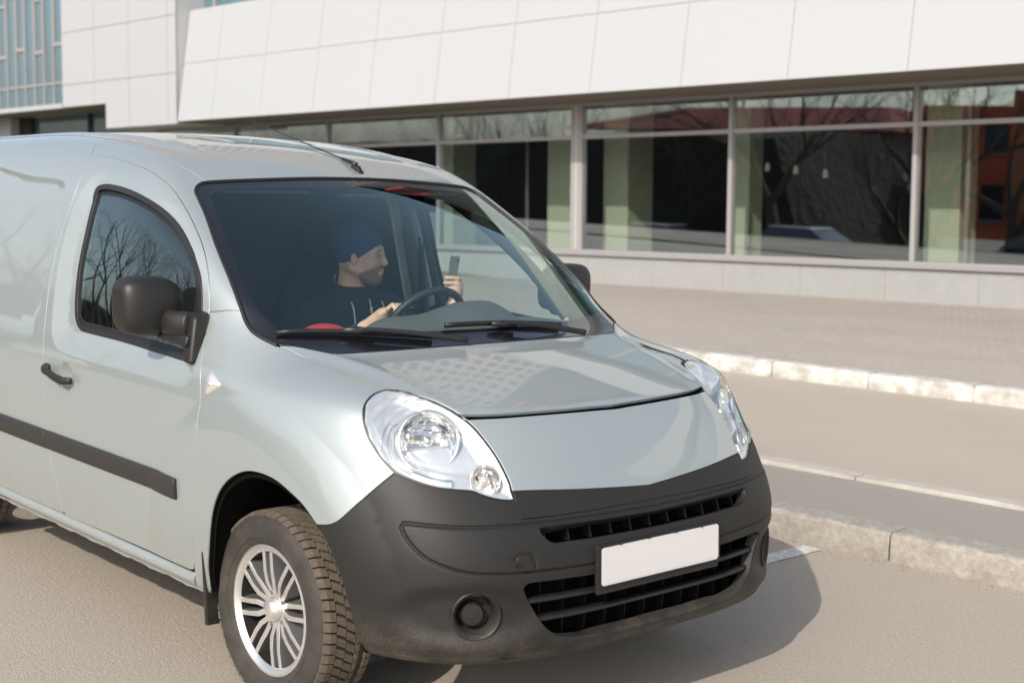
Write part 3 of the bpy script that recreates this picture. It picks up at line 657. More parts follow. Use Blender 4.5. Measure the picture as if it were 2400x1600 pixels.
# windscreen, its black border and rubber seal
wdisp = None
panel('windscreen_border', wind_loop, WINDC, M['frit'], van, h=.025, holes=[frit_loop], gap=.006, depth=.006, holegap=-.0005)
wscreen = panel('windscreen', frit_loop, WINDC, M['wind'], van, h=.03, gap=0, depth=0)
def seal(name, pts, r, off=0., m='rubber', both=True, closed=False, n=8, squash=1.):
    P, N_ = onF(pts, off); V = MB(); V.tube(P, r, n, closed=closed, squash=squash); V.obj(name, M[m], van, smooth=True)
    if both:
        V = MB(); V.tube(P*[1, -1, 1], r, n, closed=closed, squash=squash); V.obj(name, M[m], van, smooth=True)
sl3 = np.vstack([catmull(rev(K['win_fender']), .015)[:-1], catmull(rev(K['win_pillar']), .015)[:-1], catmull(K['win_top'], .02)])
seal('windscreen_seal', sl3, .0065, .0005)
# side windows
def shrink_loop(L, chart, d):
    q = chart.to(L); 
    if area2(q) < 0: q = q[::-1]; L = L[::-1]
    p = offset2(q, d); O, D = chart.ray(p, L); P, _ = fcast(O, D, None, 0.); return P
w_in = shrink_loop(win_loop, DOORC, .013); w_in2 = shrink_loop(w_in, DOORC, .020)
gz = lambda P: np.full(len(P), .019)
panel('window_seal', shrink_loop(win_loop, DOORC, -.004), DOORC, M['trim'], van, h=.012, holes=[w_in], disp=lambda P: door_disp(P)-.0015, depth=.012, gap=0, both=True)
panel('window_frame', w_in, DOORC, M['rubber'], van, h=.02, holes=[w_in2], disp=lambda P: np.full(len(P), .026), depth=.0, gap=-.004, both=True)
panel('side_window', w_in2, DOORC, M['sideglass'], van, h=.04, disp=lambda P: np.full(len(P), .027), gap=-.003, depth=0, both=True)
SAIL = [[-.554, -.803, 1.355], [-.493, -.811, 1.304], [-.465, -.82, 1.251], [-.468, -.835, 1.182], [-.449, -.855, 1.122], [-.428, -.877, 1.071], [-.396, -.887, 1.046], [-.35, -.882, 1.052], [-.388, -.848, 1.122], [-.416, -.828, 1.181], [-.437, -.816, 1.251], [-.487, -.805, 1.315], [-.535, -.799, 1.354]]
panel('mirror_sail', closed3(SAIL, .012), DOORC, M['trim'], van, h=.015, disp=lambda P: door_disp(P)-.003, gap=0, both=True)
# bumper
th2 = lambda P: np.stack([np.arctan2(P[:, 1], P[:, 0]+.05)*.8, P[:, 2]], -1)
beam = np.vstack([catmull(K['crease_top'], .025)[:-1], catmull(mir(rev(K['crease_top'])), .025)[:-1], catmull(mir(K['crease_low']), .022), [[.865, 0, .556]], catmull(rev(K['crease_low']), .022)[:-1]])
beam2 = th2(beam)
tow2 = th2(catmull(K['tow'], .03))
fogc = th2(np.array([[.7695, -.6487, .4442]]))[0]
def bump_disp(P):
    q = th2(P); q[:, 0] = -np.abs(q[:, 0]); ins = inpoly(q, beam2); d = dseg(q, beam2); sd_ = np.where(ins, d, -d)
    r = -.0030*ss(sd_, -.002, .010)+.0050*np.exp(-(d/.0032)**2)
    tn = th2(P); r += .0022*np.exp(-(dseg(tn, tow2)/.0016)**2)
    e = np.hypot((q[:, 0]-fogc[0]+.035*ss(-q[:, 0], -fogc[0], -fogc[0]+.12))/.15, (q[:, 1]-fogc[1])/.085)
    r += .012*(1-ss(e, .55, 1.15))
    r += .010*ss(-q[:, 1], -.345, -.315)
    # rolled lips round both air intakes
    return r
fog_pts = []
for t in np.linspace(0, 2*math.pi, 28, endpoint=False):
    th = (fogc[0]+.058*math.cos(t))/.8; fog_pts.append((-.05+math.cos(th), math.sin(th), fogc[1]+.058*math.sin(t)))
fog_pts = np.array(fog_pts)
cl = np.vstack([catmull(K['crease_top'], .008)]); cl2 = catmull(K['crease_low'], .008); tw = closed3(K['tow'], .006)
offs = (-.011, -.006, -.003, 0., .003, .006, .011)
bumper = panel('bumper', bump_loop, CYL, M['bumper'], van, h=.015, holes=[ug_loop, lg_loop, fog_pts, fog_pts*[1, -1, 1]], disp=bump_disp,
    lines=[(cl, offs), (cl*[1, -1, 1], offs), (cl2, offs), (cl2*[1, -1, 1], offs), (tw, (-.002, 0, .002))], depth=.032, edge=.0035, gap=.003)
# intakes: cavity, slats and ribs
def fx(y, z, off=0.):
    y = np.atleast_1d(np.array(y, float)); z = np.broadcast_to(z, y.shape)
    P, n_ = fcast(np.stack([np.full(len(y), 2.), y, z], -1), np.tile([-1., 0, 0], (len(y), 1)), None, off); return P[:, 0]
def cavity(zlo, zhi, yw, dep, name):
    ys = np.linspace(-yw, yw, 30); b = MB(); x0 = fx(ys, (zlo+zhi)/2)-dep; V = []; Fq = []
    for i, y in enumerate(ys): V += [(x0[i], y, zlo), (x0[i], y, zhi), (x0[i]+dep-.02, y, zhi), (x0[i]+dep-.02, y, zlo)]
    for i in range(29): a = i*4; Fq += [(a, a+1, a+5, a+4), (a+1, a+2, a+6, a+5), (a+3, a, a+4, a+7)]
    b.add(V, Fq); b.obj(name, M['black'], van)
cavity(.60, .705, .50, .085, 'intake_cavity'); cavity(.315, .555, .57, .10, 'intake_cavity')
def slat(z, yw, hgt, dep, rec, name='slat'):
    ys = np.linspace(-yw, yw, 40); x0 = fx(ys, z)-rec; V = []; Fq = []
    for i, y in enumerate(ys): V += [(x0[i], y, z-hgt/2), (x0[i]-.002, y, z+hgt*.2), (x0[i]-.010, y, z+hgt/2), (x0[i]-dep, y, z+hgt/2), (x0[i]-dep, y, z-hgt/2)]
    for i in range(39):
        for k in range(5): a = i*5+k; c_ = i*5+(k+1) % 5; Fq.append((a, c_, c_+5, a+5))
    mesh_obj(name, V, Fq, M['grille'], van, True)
slat(.474, .535, .012, .035, .016); slat(.418, .50, .012, .035, .016)
def rib(y, z0, z1, rec, dep, t=.004):
    x = fx([y], (z0+z1)/2)[0]-rec; xb = fx([y], z0)[0]-rec; xt = fx([y], z1)[0]-rec; b = MB()
    b.hexa([(xb-dep, y-t/2, z0), (xb, y-t/2, z0), (xb, y+t/2, z0), (xb-dep, y+t/2, z0), (xt-dep, y-t/2, z1), (xt, y-t/2, z1), (xt, y+t/2, z1), (xt-dep, y+t/2, z1)]); b.obj('rib', M['rib'], van)
for i in range(-5, 6): rib(i*.083, .622, .69, .038, .04, .004)
for i in range(-6, 7): rib(i*.085, .33 if abs(i) < 6 else .40, .53, .060, .03, .003)
# fog lamp recesses
for s in (-1, 1):
    P, n_ = onF([[.7695, s*.6487, .4442]]); p = P[0]; nv = Vector((n_[0][0], n_[0][1], 0)).normalized()
    mw = Matrix.Translation(Vector(p)-nv*.0185) @ frame(nv)
    b = MB(); b.lathe([(.071, -.001), (.0715, .005), (.067, .0085), (.060, .005), (.051, -.03), (.046, -.045), (0.0001, -.046)], mw, 40); b.obj('fog_lamp_bezel', M['bumper'], van, autos=50)
    b = MB(); mw2 = Matrix.Translation(Vector(p)-nv*.046+Vector((-.004, s*.008, .0))) @ frame(nv)
    b.lathe([(.034, -.004), (.034, .012), (.030, .018), (.0001, .020)], mw2, 32); b.obj('fog_lamp_cap', M['trim'], van, autos=40)
# number plate (blank, as in the photo)
pm = Matrix.Translation((.866, -.012, .549)) @ Matrix.Rotation(math.radians(-3), 4, 'Y')
b = MB(); b.box((-.012, -.268, -.082), (.004, .268, .062)); b.obj('plate_holder', M['grille'], van, mw=pm, bevel=.004)
def rr_loop(w_, h_, r, x):
    out = []
    for cy_, cz_, a0 in ((w_-r, h_-r, 0), (-w_+r, h_-r, 90), (-w_+r, -h_+r, 180), (w_-r, -h_+r, 270)):
        for k_ in range(6): a = math.radians(a0+18*k_); out.append((x, cy_+r*math.cos(a), cz_+r*math.sin(a)))
    return out
def rr_prism(w_, h_, r, x0, x1):
    A_ = rr_loop(w_, h_, r, x0); B_ = rr_loop(w_, h_, r, x1); n_ = len(A_); return A_+B_, [tuple(range(n_))[::-1], tuple(range(n_, 2*n_))]+[(i, (i+1) % n_, n_+(i+1) % n_, n_+i) for i in range(n_)]
b = MB(); b.add(*rr_prism(.260, .056, .012, .0045, .0098)); o = b.obj('licence_plate', M['plate'], van, mw=pm)
b = MB(); b.add(*rr_prism(.2555, .0515, .010, .0099, .0106)); b.obj('plate_face', M['plate'], o, mw=pm); b = MB()
for (a0, a1) in (((-.266, -.0605), (.266, -.0565)), ((-.266, .0565), (.266, .0605)), ((-.2665, -.0605), (-.2605, .0605)), ((.2605, -.0605), (.2665, .0605))):
    b.box((.0045, a0[0], a0[1]), (.0115, a1[0], a1[1]))
for yy in (-.18, -.06, .06, .18): b.box((.005, yy-.004, .055), (.0135, yy+.004, .0615))
b.obj('plate_frame', M['grille'], van, mw=pm, bevel=.0015)
# side moulding, two lengths
def strip(name, a, b_, zt, zb, m, th=.014, n=40, taper=True, off=0.):
    xs = np.linspace(a, b_, n); prof = [(zt, -.004), (zt, th*.55), (zt-.006, th*.95), ((zt+zb)/2, th), (zb+.006, th*.9), (zb, th*.5), (zb, -.004)]
    for s in (-1, 1):
        V = []; Fq = []; k = len(prof)
        for z, d in prof:
            O = np.stack([xs, np.full(n, -3.), np.full(n, z)], -1); P, nn = fcast(O, np.tile([0, 1., 0], (n, 1)), None, d)
            V.append(P*[1, -s, 1] if s > 0 else P)
        V = np.array(V).transpose(1, 0, 2).reshape(-1, 3)
        for i in range(n-1):
            for j in range(k-1): q = i*k+j; Fq.append((q, q+1, q+k+1, q+k))
        Fq.append(tuple(range(k))[::-1]); Fq.append(tuple((n-1)*k+j for j in range(k)))
        o = mesh_obj(name, V, Fq, m, van, True); o.data.set_sharp_from_angle(angle=math.radians(50))
        bv = o.modifiers.new('bevel', 'BEVEL'); bv.width = .004; bv.segments = 3; bv.limit_method = 'ANGLE'; bv.angle_limit = math.radians(50)
strip('side_moulding', -.402, -1.386, .653, .584, M['mould']); strip('side_moulding', -1.390, -2.03, .653, .584, M['mould'])
# repeater lamps on the fenders
for s in (-1, 1):
    R3 = closed3(K['repeater'], .008); P, n_ = onF(R3, .0); c = P.mean(0)
    P2, _ = onF(c+(P-c)*.9, .0075); cc, _ = onF([c], .0080); k = len(P); V = np.vstack([P, P2, cc]); 
    V = V if s < 0 else V*[1, -1, 1]
    Fq = [(i, (i+1) % k, k+(i+1) % k, k+i) for i in range(k)]+[(k+i, k+(i+1) % k, 2*k) for i in range(k)]
    if s > 0: Fq = [f[::-1] for f in Fq]
    mesh_obj('side_repeater', V, Fq, M['lampsilver'], van, True)
    q = V[-1]+np.array([0, (-.001 if s < 0 else .001), 0]); b = MB(); b.lathe([(.0001, .003), (.008, .001), (.010, -.004)], Matrix.Translation(Vector(q)) @ frame((0, s, 0)), 14); b.obj('repeater_bulb', M['lampamber'], van, smooth=True)
# door handles
for s in (-1, 1):
    pts = [(-1.378, .885), (-1.35, .889), (-1.30, .884), (-1.24, .874), (-1.18, .868), (-1.150, .870)]; yy = [.918, .938, .946, .948, .942, .926]
    b = MB(); b.tube(catmull([(x, s*y, z) for (x, z), y in zip(pts, yy)], .012), np.interp(np.arange(len(catmull([(x, s*y, z) for (x, z), y in zip(pts, yy)], .012))), [0, 2, 9, 18, 22], [.013, .018, .014, .016, .012]), 12, squash=.6, upv=(0, 0, 1))
    b.obj('door_handle', M['mirrorpl'], van, smooth=True)
    b = MB(); b.lathe([(.0001, .006), (.016, .004), (.019, -.01)], Matrix.Translation((-1.362, s*.928, .890)) @ frame((0, s, 0)), 18); b.obj('door_lock', M['mirrorpl'], van, smooth=True)
# door mirrors
def superell(c, r, e=3.0, n=48, mod=None):
    V = []; Fq = []; m2 = n//2
    sg = lambda v, p: math.copysign(abs(v)**p, v)
    for i in range(m2+1):
        a = -math.pi/2+math.pi*i/m2
        for j in range(n):
            t = 2*math.pi*j/n; p = [sg(math.cos(a), 2/e)*sg(math.cos(t), 2/e), sg(math.cos(a), 2/e)*sg(math.sin(t), 2/e), sg(math.sin(a), 2/e)]
            if mod: p = mod(p)
            V.append((c[0]+r[0]*p[0], c[1]+r[1]*p[1], c[2]+r[2]*p[2]))
    for i in range(m2):
        for j in range(n): Fq.append((i*n+j, i*n+(j+1) % n, (i+1)*n+(j+1) % n, (i+1)*n+j))
    return V, Fq
for s in (-1, 1):
    def mm(p, s=s):
        x, y, z = p; o = y*s   # o: +1 outboard
        x = x*(1-.16*z*z-.16*o*o) if x > 0 else x*.5
        inb = max(0, -o)
        z = z*(1-.30*inb**2)-.10*inb**2 if z > 0 else z*(1-.10*max(0, o)**2)
        return (x, y*(1+.03*z), z)
    V, Fq = superell((-.574, s*.937, 1.197), (.092, .113, .096), 4.3, 72, mm)
    mesh_obj('mirror_housing', V, Fq, M['mirrorpl'], van, True)
    b = MB(); b.box((-.614, s*.937-.075, 1.135), (-.610, s*.937+.075, 1.255)); b.obj('mirror_glass', M['chrome'], van, bevel=.002)
    b = MB(); b.tube(catmull([(-.545, s*.900, 1.150), (-.50, s*.905, 1.149), (-.45, s*.90, 1.147), (-.40, s*.88, 1.146)], .01), .044, 16, squash=.66, upv=(0, 0, 1)); b.obj('mirror_arm', M['mirrorpl'], van, smooth=True)
    b = MB(); b.hexa([(-.56, s*.86, 1.088), (-.385, s*.87, 1.08), (-.365, s*.915, 1.08), (-.54, s*.925, 1.092), (-.56, s*.84, 1.118), (-.385, s*.85, 1.118), (-.365, s*.905, 1.118), (-.54, s*.92, 1.118)]); b.obj('mirror_bracket', M['mirrorpl'], van, bevel=.010, seg=3, autos=60)
    b = MB(); b.hexa([(-.400, s*.870, 1.030), (-.345, s*.870, 1.025), (-.338, s*.912, 1.027), (-.395, s*.916, 1.032), (-.435, s*.815, 1.195), (-.372, s*.815, 1.185), (-.362, s*.882, 1.175), (-.425, s*.880, 1.185)])
    b.obj('mirror_base', M['mirrorpl'], van, bevel=.014, seg=4, autos=60)
# antenna
at = thing if False else None
b = MB(); b.hexa([(-.865, .058, 1.64), (-.79, .062, 1.622), (-.79, .092, 1.622), (-.865, .096, 1.64), (-.855, .067, 1.668), (-.82, .069, 1.664), (-.82, .085, 1.664), (-.855, .087, 1.668)])
b.obj('antenna_base', M['trim'], van, bevel=.004, autos=60)
b = MB(); ap = [np.array((-.835, .077, 1.668)), np.array((-1.585, .08, 1.832))]
b.tube([ap[0]+(ap[1]-ap[0])*t for t in (0, .04, .12, .14, .5, 1)], [.0085, .0085, .006, .0028, .0024, .002], 8); b.tube([ap[1]-(.006, 0, -.001), ap[1]+(-.002, 0, 0)], .0042, 8)
b.obj('antenna_rod', M['trim'], van, smooth=True)
# wipers
def wiper(p0, p1, piv, mid):
    pts = [np.array(p0)+(np.array(p1)-np.array(p0))*t for t in np.linspace(0, 1, 12)]
    P, n_ = onF(pts, .014); b = MB(); b.tube(P, .0085, 8, squash=.8); b.tube(P+n_*-.008, .003, 6)
    b.obj('wiper_blade', M['rubber'], van, smooth=True)
    q, n1 = onF([mid], .026); r, n3 = onF([piv], .020); d = r[0]-q[0]
    arm = catmull([q[0]-d*.03, q[0]+d*.2+n1[0]*.006, q[0]+d*.6+n1[0]*.006, r[0]], .03)
    b = MB(); b.tube(arm, np.linspace(.007, .011, len(arm)), 8, squash=.6)
    e = (np.array(p1)-np.array(p0)); e /= np.linalg.norm(e); bx, nb = onF([q[0]-e*.05, q[0], q[0]+e*.06], .022); b.tube(bx, [.008, .014, .009], 8, squash=.6)
    b.obj('wiper_arm', M['trim'], van, smooth=True)
wiper((-.122, -.735, 1.135), (.065, -.26, 1.122), (.118, -.16, 1.10), (-.025, -.50, 1.13))
wiper((.024, -.180, 1.145), (.041, .336, 1.130), (.10, .40, 1.10), (.052, .05, 1.14))
# mud flap and wheel housings
for s in (-1, 1):
    b = MB(); b.hexa([(-.318, s*.60, .175), (-.302, s*.60, .175), (-.300, s*.868, .180), (-.316, s*.868, .180), (-.306, s*.60, .44), (-.290, s*.60, .44), (-.272, s*.902, .44), (-.285, s*.902, .44)])
    b.obj('mud_flap', M['rubber'], van, bevel=.006)
    for (xc, pts) in ((0, [(p[0], p[2]) for p in K['arch2']][::-1]+[(p[0], p[2]) for p in K['arch']][1:]), (RX, [(p[0], p[2]) for p in ra][::-1])):
        pts = pts if xc else [(x, z) for x, z in pts]
        A3 = catmull([(x, z, 0) for x, z in pts], .03); V = []; Fq = []
        for x, z, _ in A3:
            P, _n = fcast(np.array([[x, -3., z]]), np.array([[0, 1., 0]]), None, 0.)
            sx = 1.0; V += [(x, s*abs(P[0, 1])-s*.006, z), (x, s*abs(P[0, 1])-s*.02, z+.0), (x, s*.60, z+.01), (x, s*.42, z)]
        k = len(A3)
        for i in range(k-1):
            for j in range(3): a = i*4+j; Fq.append((a, a+1, a+5, a+4))
        cidx = len(V); V.append((xc, s*.42, .3)); 
        for i in range(k-1): Fq.append((i*4+3, cidx, (i+1)*4+3))
        mesh_obj('wheel_housing', V, Fq, M['well'], van)
        # rolled black edge of the arch
# floor pan under the body
b = MB(); b.box((-3.25, -.80, .285), (-2.80, .80, .30)); b.box((-2.01, -.80, .272), (-.31, .80, .30)); b.box((-2.8, -.42, .272), (.45, .42, .30)); b.box((.42, -.55, .278), (.68, .55, .30)); b.obj('underbody', M['black'], van)
# ------------------------------------------------------------------ headlights
def headlight(s):
    L = lamp_loop
    e2 = LAMPC.to(L)
    e2 = e2 if area2(e2) > 0 else e2[::-1]
    def bulge(P):
        d = dseg(LAMPC.to(P), e2); return -.005*ss(d, 0, .03)
    def bucket(P):   # silver housing, stepped like the moulding inside the lens
        q = LAMPC.to(P); d = dseg(q, e2); c = LAMPC.to(np.array([[.547, -.657, .908]]))[0]
        rr = np.hypot(q[:, 0]-c[0], q[:, 1]-c[1]); st = .0010*np.sin(rr*2*math.pi/.024)*ss(-q[:, 0]+c[0], .0, .03)
        return .004+.036*ss(d, .0, .06)+st
    m3 = lambda V: V if s < 0 else V*[1, -1, 1]
    def mk(name, mt, parent=van, **kw):
        V, Fq, NN = panel(name, L, LAMPC, None, None, make=False, **kw)
        if s > 0: V = V*[1, -1, 1]; NN = NN*[1, -1, 1]; Fq = [f[::-1] for f in Fq]
        return mesh_obj(name, V, Fq, mt, parent, True, NN)
    body = mk('headlight', M['lampsilver'], h=.008, gap=.004, disp=bucket, depth=0)
    mk('headlight_lens', M['lens'], body, h=.014, gap=.0035, disp=bulge, depth=0)
    # black gasket round the lamp
    inner = shrink_loop(L, LAMPC, .0045)
    V, Fq, NN = panel('headlight_gasket', L, LAMPC, None, None, make=False, h=.02, gap=-.001, holes=[inner], disp=lambda P: np.full(len(P), .0035), depth=.02)
    if s > 0: V = V*[1, -1, 1]; NN = NN*[1, -1, 1]; Fq = [f[::-1] for f in Fq]
    mesh_obj('headlight_gasket', V, Fq, M['rubber'], body, True, NN)
    def put(c, off): P, n_ = onF([c], off); return P[0]*np.array([1, s*-1 if s > 0 else 1, 1])
    nv = Vector((.86, -.44, .26)); nv.normalize(); nv = Vector((nv.x, nv.y if s < 0 else -nv.y, nv.z))
    def lamp(c3, R, name, off, fac=14):
        P, n_ = onF([c3], off); p = Vector(P[0]); p.y *= (1 if s < 0 else -1)
        mw = Matrix.Translation(p) @ frame(nv); b = MB()
        b.lathe([(R*1.06, .002), (R*1.03, .007), (R*.98, .007), (R*.96, .0)], mw, 48); b.obj(name+'_ring', M['chrome'], body, smooth=True)
        b = MB(); pr = []
        for i in range(9): t = i/8; pr.append((max(R*.96*(1-t), .0004), -.045*R/.07*(1-(1-t)**2)*1.0))
        b.lathe(pr, mw, fac); 
        rnd = random.Random(5)
        b.V = [tuple(Vector(v)+nv*rnd.uniform(-.0035, .0035)) if i >= fac else v for i, v in enumerate(b.V)]
        b.obj(name+'_reflector', M['chrome'], body)
        return p, mw
    p, mw = lamp([.547, -.657, .908], .085, 'main_beam', -.012, 20)
    b = MB(); b.lathe([(.014, -.035), (.014, -.002), (.010, .004), (.0001, .006)], mw, 20); b.obj('bulb_cap', M['chrome'], body, smooth=True)
    for k_, (rr_, a0_, a1_) in enumerate(((1.28, 120, 265), (1.52, 128, 255), (1.74, 135, 245))):   # stepped arcs in the housing on the outer side
        arc = []
        for a_ in np.linspace(math.radians(a0_), math.radians(a1_), 26):
            v_ = mw @ Vector((.078*rr_*math.cos(a_), .078*rr_*math.sin(a_), 0)); vv_ = np.array([[v_.x, v_.y if s < 0 else -v_.y, v_.z]]); P_, _n = onF(vv_, 0.); g_ = F(P_-_n*.0)
            i_ = inpoly(LAMPC.to(P_), e2)[0] and dseg(LAMPC.to(P_), e2)[0] > .006
            if i_:
                dd_ = float(dseg(LAMPC.to(P_), e2)[0]); w3 = P_[0]-_n[0]*(.004+.036*float(ss(np.array(dd_), 0., .06))-.0012); arc.append((w3[0], w3[1] if s < 0 else -w3[1], w3[2]))
        if len(arc) > 4: b = MB(); b.tube(arc, .0016, 6); b.obj('housing_step', M['chrome'], body, smooth=True)
    # horizontal fins inside the upper half of the reflector and the flat step below it
    for k in range(5):
        b = MB(); b.box((-.050, .020+k*.007, -.022), (.045-k*.004, .0215+k*.007, -.004)); b.V = [tuple(mw @ Vector(v)) for v in b.V]; b.obj('reflector_fin', M['chrome'], body)
    b = MB(); b.hexa([(-.062, -.040, -.030), (.062, -.040, -.030), (.058, -.012, -.012), (-.058, -.012, -.012), (-.060, -.036, -.034), (.060, -.036, -.034), (.056, -.006, -.018), (-.056, -.006, -.018)]); b.V = [tuple(mw @ Vector(v)) for v in b.V]; b.obj('reflector_step', M['chrome'], body)
    p2, mw2 = lamp([.690, -.565, .806], .043, 'indicator', -.006, 14)
    b = MB(); b.lathe([(.015, -.02), (.016, -.006), (.012, .002), (.0001, .005)], mw2, 20); b.obj('indicator_bulb', M['lampamber'], body, smooth=True)
    # side light tube along the lower edge
    P, n_ = onF(catmull([[.575, -.735, .822], [.605, -.712, .812], [.635, -.682, .803], [.655, -.655, .80]], .008), -.010); P[:, 1] *= (1 if s < 0 else -1)
    b = MB(); b.tube(P, .015, 14); b.obj('side_light_tube', M['lens'], body, smooth=True)
    P2 = P-np.array(nv)*.012; b = MB(); b.tube(P2, .017, 8); b.obj('side_light_reflector', M['chrome'], body)
headlight(-1); headlight(1)
# ------------------------------------------------------------------ wheels
def wheel(xc, s, detail=True):
    cy = s*.735; zc = .302
    mw = Matrix.Translation((xc, cy, zc)) @ frame((0, s, 0), (0, 0, 1))   # local z outward; local y = ?
    # rim barrel and polished lip
    b = MB(); b.lathe([(.206, .088), (.204, .094), (.196, .096), (.184, .088), (.180, .080)], mw, 72)
    rim = b.obj('wheel', M['alloy'], van, autos=40)
    b = MB(); b.lathe([(.181, .081), (.176, .03), (.170, -.03), (.176, -.09)], mw, 60); b.obj('rim_barrel', M['barrel'], rim, smooth=True)
    # tyre carcass
    b = MB(); b.lathe([(.200, .086), (.206, .0945), (.222, .1005), (.245, .105), (.268, .106), (.284, .102), (.294, .094), (.300, .080), (.3015, .05), (.3015, -.05), (.300, -.080), (.29, -.098), (.25, -.104), (.205, -.09)], mw, 96); b.obj('tyre', M['tyre'], rim, smooth=True)
    # moulded rings on the side wall
    b = MB()
    for r in (.228, .276): b.lathe([(r-.0025, .1022 if r < .25 else .1008), (r-.001, .1045 if r < .25 else .1030), (r+.001, .1045 if r < .25 else .1025), (r+.0025, .1028 if r < .25 else .0995)], mw, 96)
    b.obj('side_wall_ring', M['tyre'], rim, smooth=True)
    # tread blocks
    b = MB(); n = 58
    def blk(a0, a1, y0, y1, sk, r0=.298, r1=.3095, dr=0., y1r=None):
        P = []
        for r in (r0, r1):
            for (a, y) in ((a0, y0), (a1, y0), (a1+sk, y1), (a0+sk, y1)):
                rr = r-(dr if abs(y) > .075 else 0)-(.020*max(0, abs(y)-.078)/.02 if abs(y) > .078 else 0)
                P.append(mw @ Vector((rr*math.cos(a), rr*math.sin(a), y)))
        b.hexa([tuple(p) for p in P])
    rn = random.Random(3)
    for i in range(n):
        a = 2*math.pi*i/n; da = 2*math.pi/n
        j = rn.uniform(-.004, .004)
        for y0, y1, sk, fr in ((.056, .099, .018, .80), (.022, .052, .05, .72), (-.014, .018, .06, .70), (-.052, -.018, -.05, .72), (-.099, -.056, -.018, .80)):
            off_ = (y0*2.2)
            if abs(y0) > .05 or abs(y1) > .09:
                if y0 > 0: # shoulder: two hexas to roll over the edge
                    blk(a+off_+j, a+off_+da*fr+j, y0, .078, sk*.6); 
                    P0 = a+off_+sk*.6+j
                    PP = []
                    for (r, y) in ((.298, .078), (.3095, .078)):
                        pass
                    q = []
                    for (r_in, r_out, y) in ((.296, .3095, .078), (.284, .3020, .0975)):
                        q.append((r_in, r_out, y))
                    pts = []
                    for rr_i in (0, 1):
                        for (aa, k) in ((P0, 0), (P0+da*fr, 0), (P0+da*fr+.01, 1), (P0+.01, 1)):
                            r_ = q[k][rr_i]; yy = q[k][2] if rr_i else q[k][2]-.008
                            pts.append(tuple(mw @ Vector((r_*math.cos(aa), r_*math.sin(aa), yy))))
                    b.hexa(pts)
                else: blk(a+off_, a+off_+da*fr, y0+.02, y1, sk)
            else: blk(a+off_+j, a+off_+da*fr+j, y0, y1, sk)
    o = b.obj('tread', M['tread'], rim, kind='stuff')
    if not detail: return
    # sixteen spokes in eight pairs
    b0 = None
    for k in range(8):
        ph = math.radians(45*k+10)
        for q in (-1, 1):
            path = [(.030, q*.006, .070), (.060, q*.011, .074), (.085, q*.0185, .080), (.120, q*.0195, .084), (.182, q*.0205, .083)]
            wd = [.010, .0095, .0090, .0078, .0074]; V = []; Fq = []; mi = []
            for (r, t, h), w_ in zip(path, wd):
                c, sn = math.cos(ph), math.sin(ph)
                for (tt, hh) in ((t-w_, h), (t+w_, h), (t+w_*1.5, h-.046), (t-w_*1.5, h-.046)):
                    V.append(tuple(mw @ Vector((r*c-tt*sn, r*sn+tt*c, hh))))
            for i in range(4):
                for j in range(4): a = i*4+j; c_ = i*4+(j+1) % 4; Fq.append((a, c_, c_+4, a+4)); mi.append(0 if j == 0 else 1)
            Fq += [(3, 2, 1, 0), (16, 17, 18, 19)]; mi += [1, 1]
            o = mesh_obj('spoke', V, Fq, [M['alloy'], M['spokeside']], rim); o.data.polygons.foreach_set('material_index', mi)
            bv = o.modifiers.new('bevel', 'BEVEL'); bv.width = .0018; bv.segments = 2
    b = MB(); b.lathe([(.062, .052), (.060, .064), (.042, .070), (.034, .072)], mw, 40); b.obj('hub', M['spokeside'], rim, smooth=True)
    b = MB(); b.lathe([(.036, .066), (.036, .078), (.030, .090), (.016, .097), (.0001, .099)], mw, 40); b.obj('hub_cap', M['alloy'], rim, smooth=True)
    for k in range(5):
        a = math.radians(72*k+36); c = mw @ Vector((.052*math.cos(a), .052*math.sin(a), .066)); m2 = Matrix.Translation(c) @ frame((0, s, 0))
        b = MB(); b.lathe([(.011, -.01), (.011, .002), (.008, .004), (.0075, .0)], m2, 16); b.lathe([(.0072, -.004), (.0072, .008), (.0001, .0085)], m2, 6); b.obj('wheel_bolt', M['bolt'], rim)
    b = MB(); b.lathe([(.135, .012), (.135, .022), (.06, .022), (.058, .034), (.0001, .034)], mw, 48); b.obj('brake_disc', M['steel'], rim, autos=40)
    b = MB(); b.lathe([(.145, .0), (.145, .036), (.085, .036), (.085, 0)], mw, 12, a0=math.radians(-25), a1=math.radians(30)); b.obj('brake_caliper', M['spokeside'], rim, bevel=.004)
    b = MB(); b.lathe([(.172, -.02), (.0001, -.021)], mw, 40); b.obj('brake_shield', M['well'], rim)
wheel(0, -1); wheel(0, 1, False); wheel(RX, -1, False); wheel(RX, 1, False)
# ------------------------------------------------------------------ dark inner shell behind the seams
sh = MB()
def shell(loop, chart, holes=(), both=True, hg=.004, off=-.020):
    V, Fq, NN = panel('shell', loop, chart, None, None, h=.09, gap=-.010, off=off, depth=0, holes=holes, make=False, holegap=hg)
    sh.add(V, Fq)
    if both: sh.add(V*[1, -1, 1], [f[::-1] for f in Fq])
shell(fender_loop[::2], SHOULDER); shell(pillar_loop[::2], PILL); shell(door_loop[::2], DOORC, [win_loop[::2]], hg=.02, off=-.036); shell(quarter_loop[::2], QUARC, off=-.030)
shell(hood_loop[::2], TOPF, both=False); shell(front_loop[::2], NOSE, both=False); shell(roof_loop[::2], TOPC, both=False)
sh.obj('body_shell', M['black'], van)
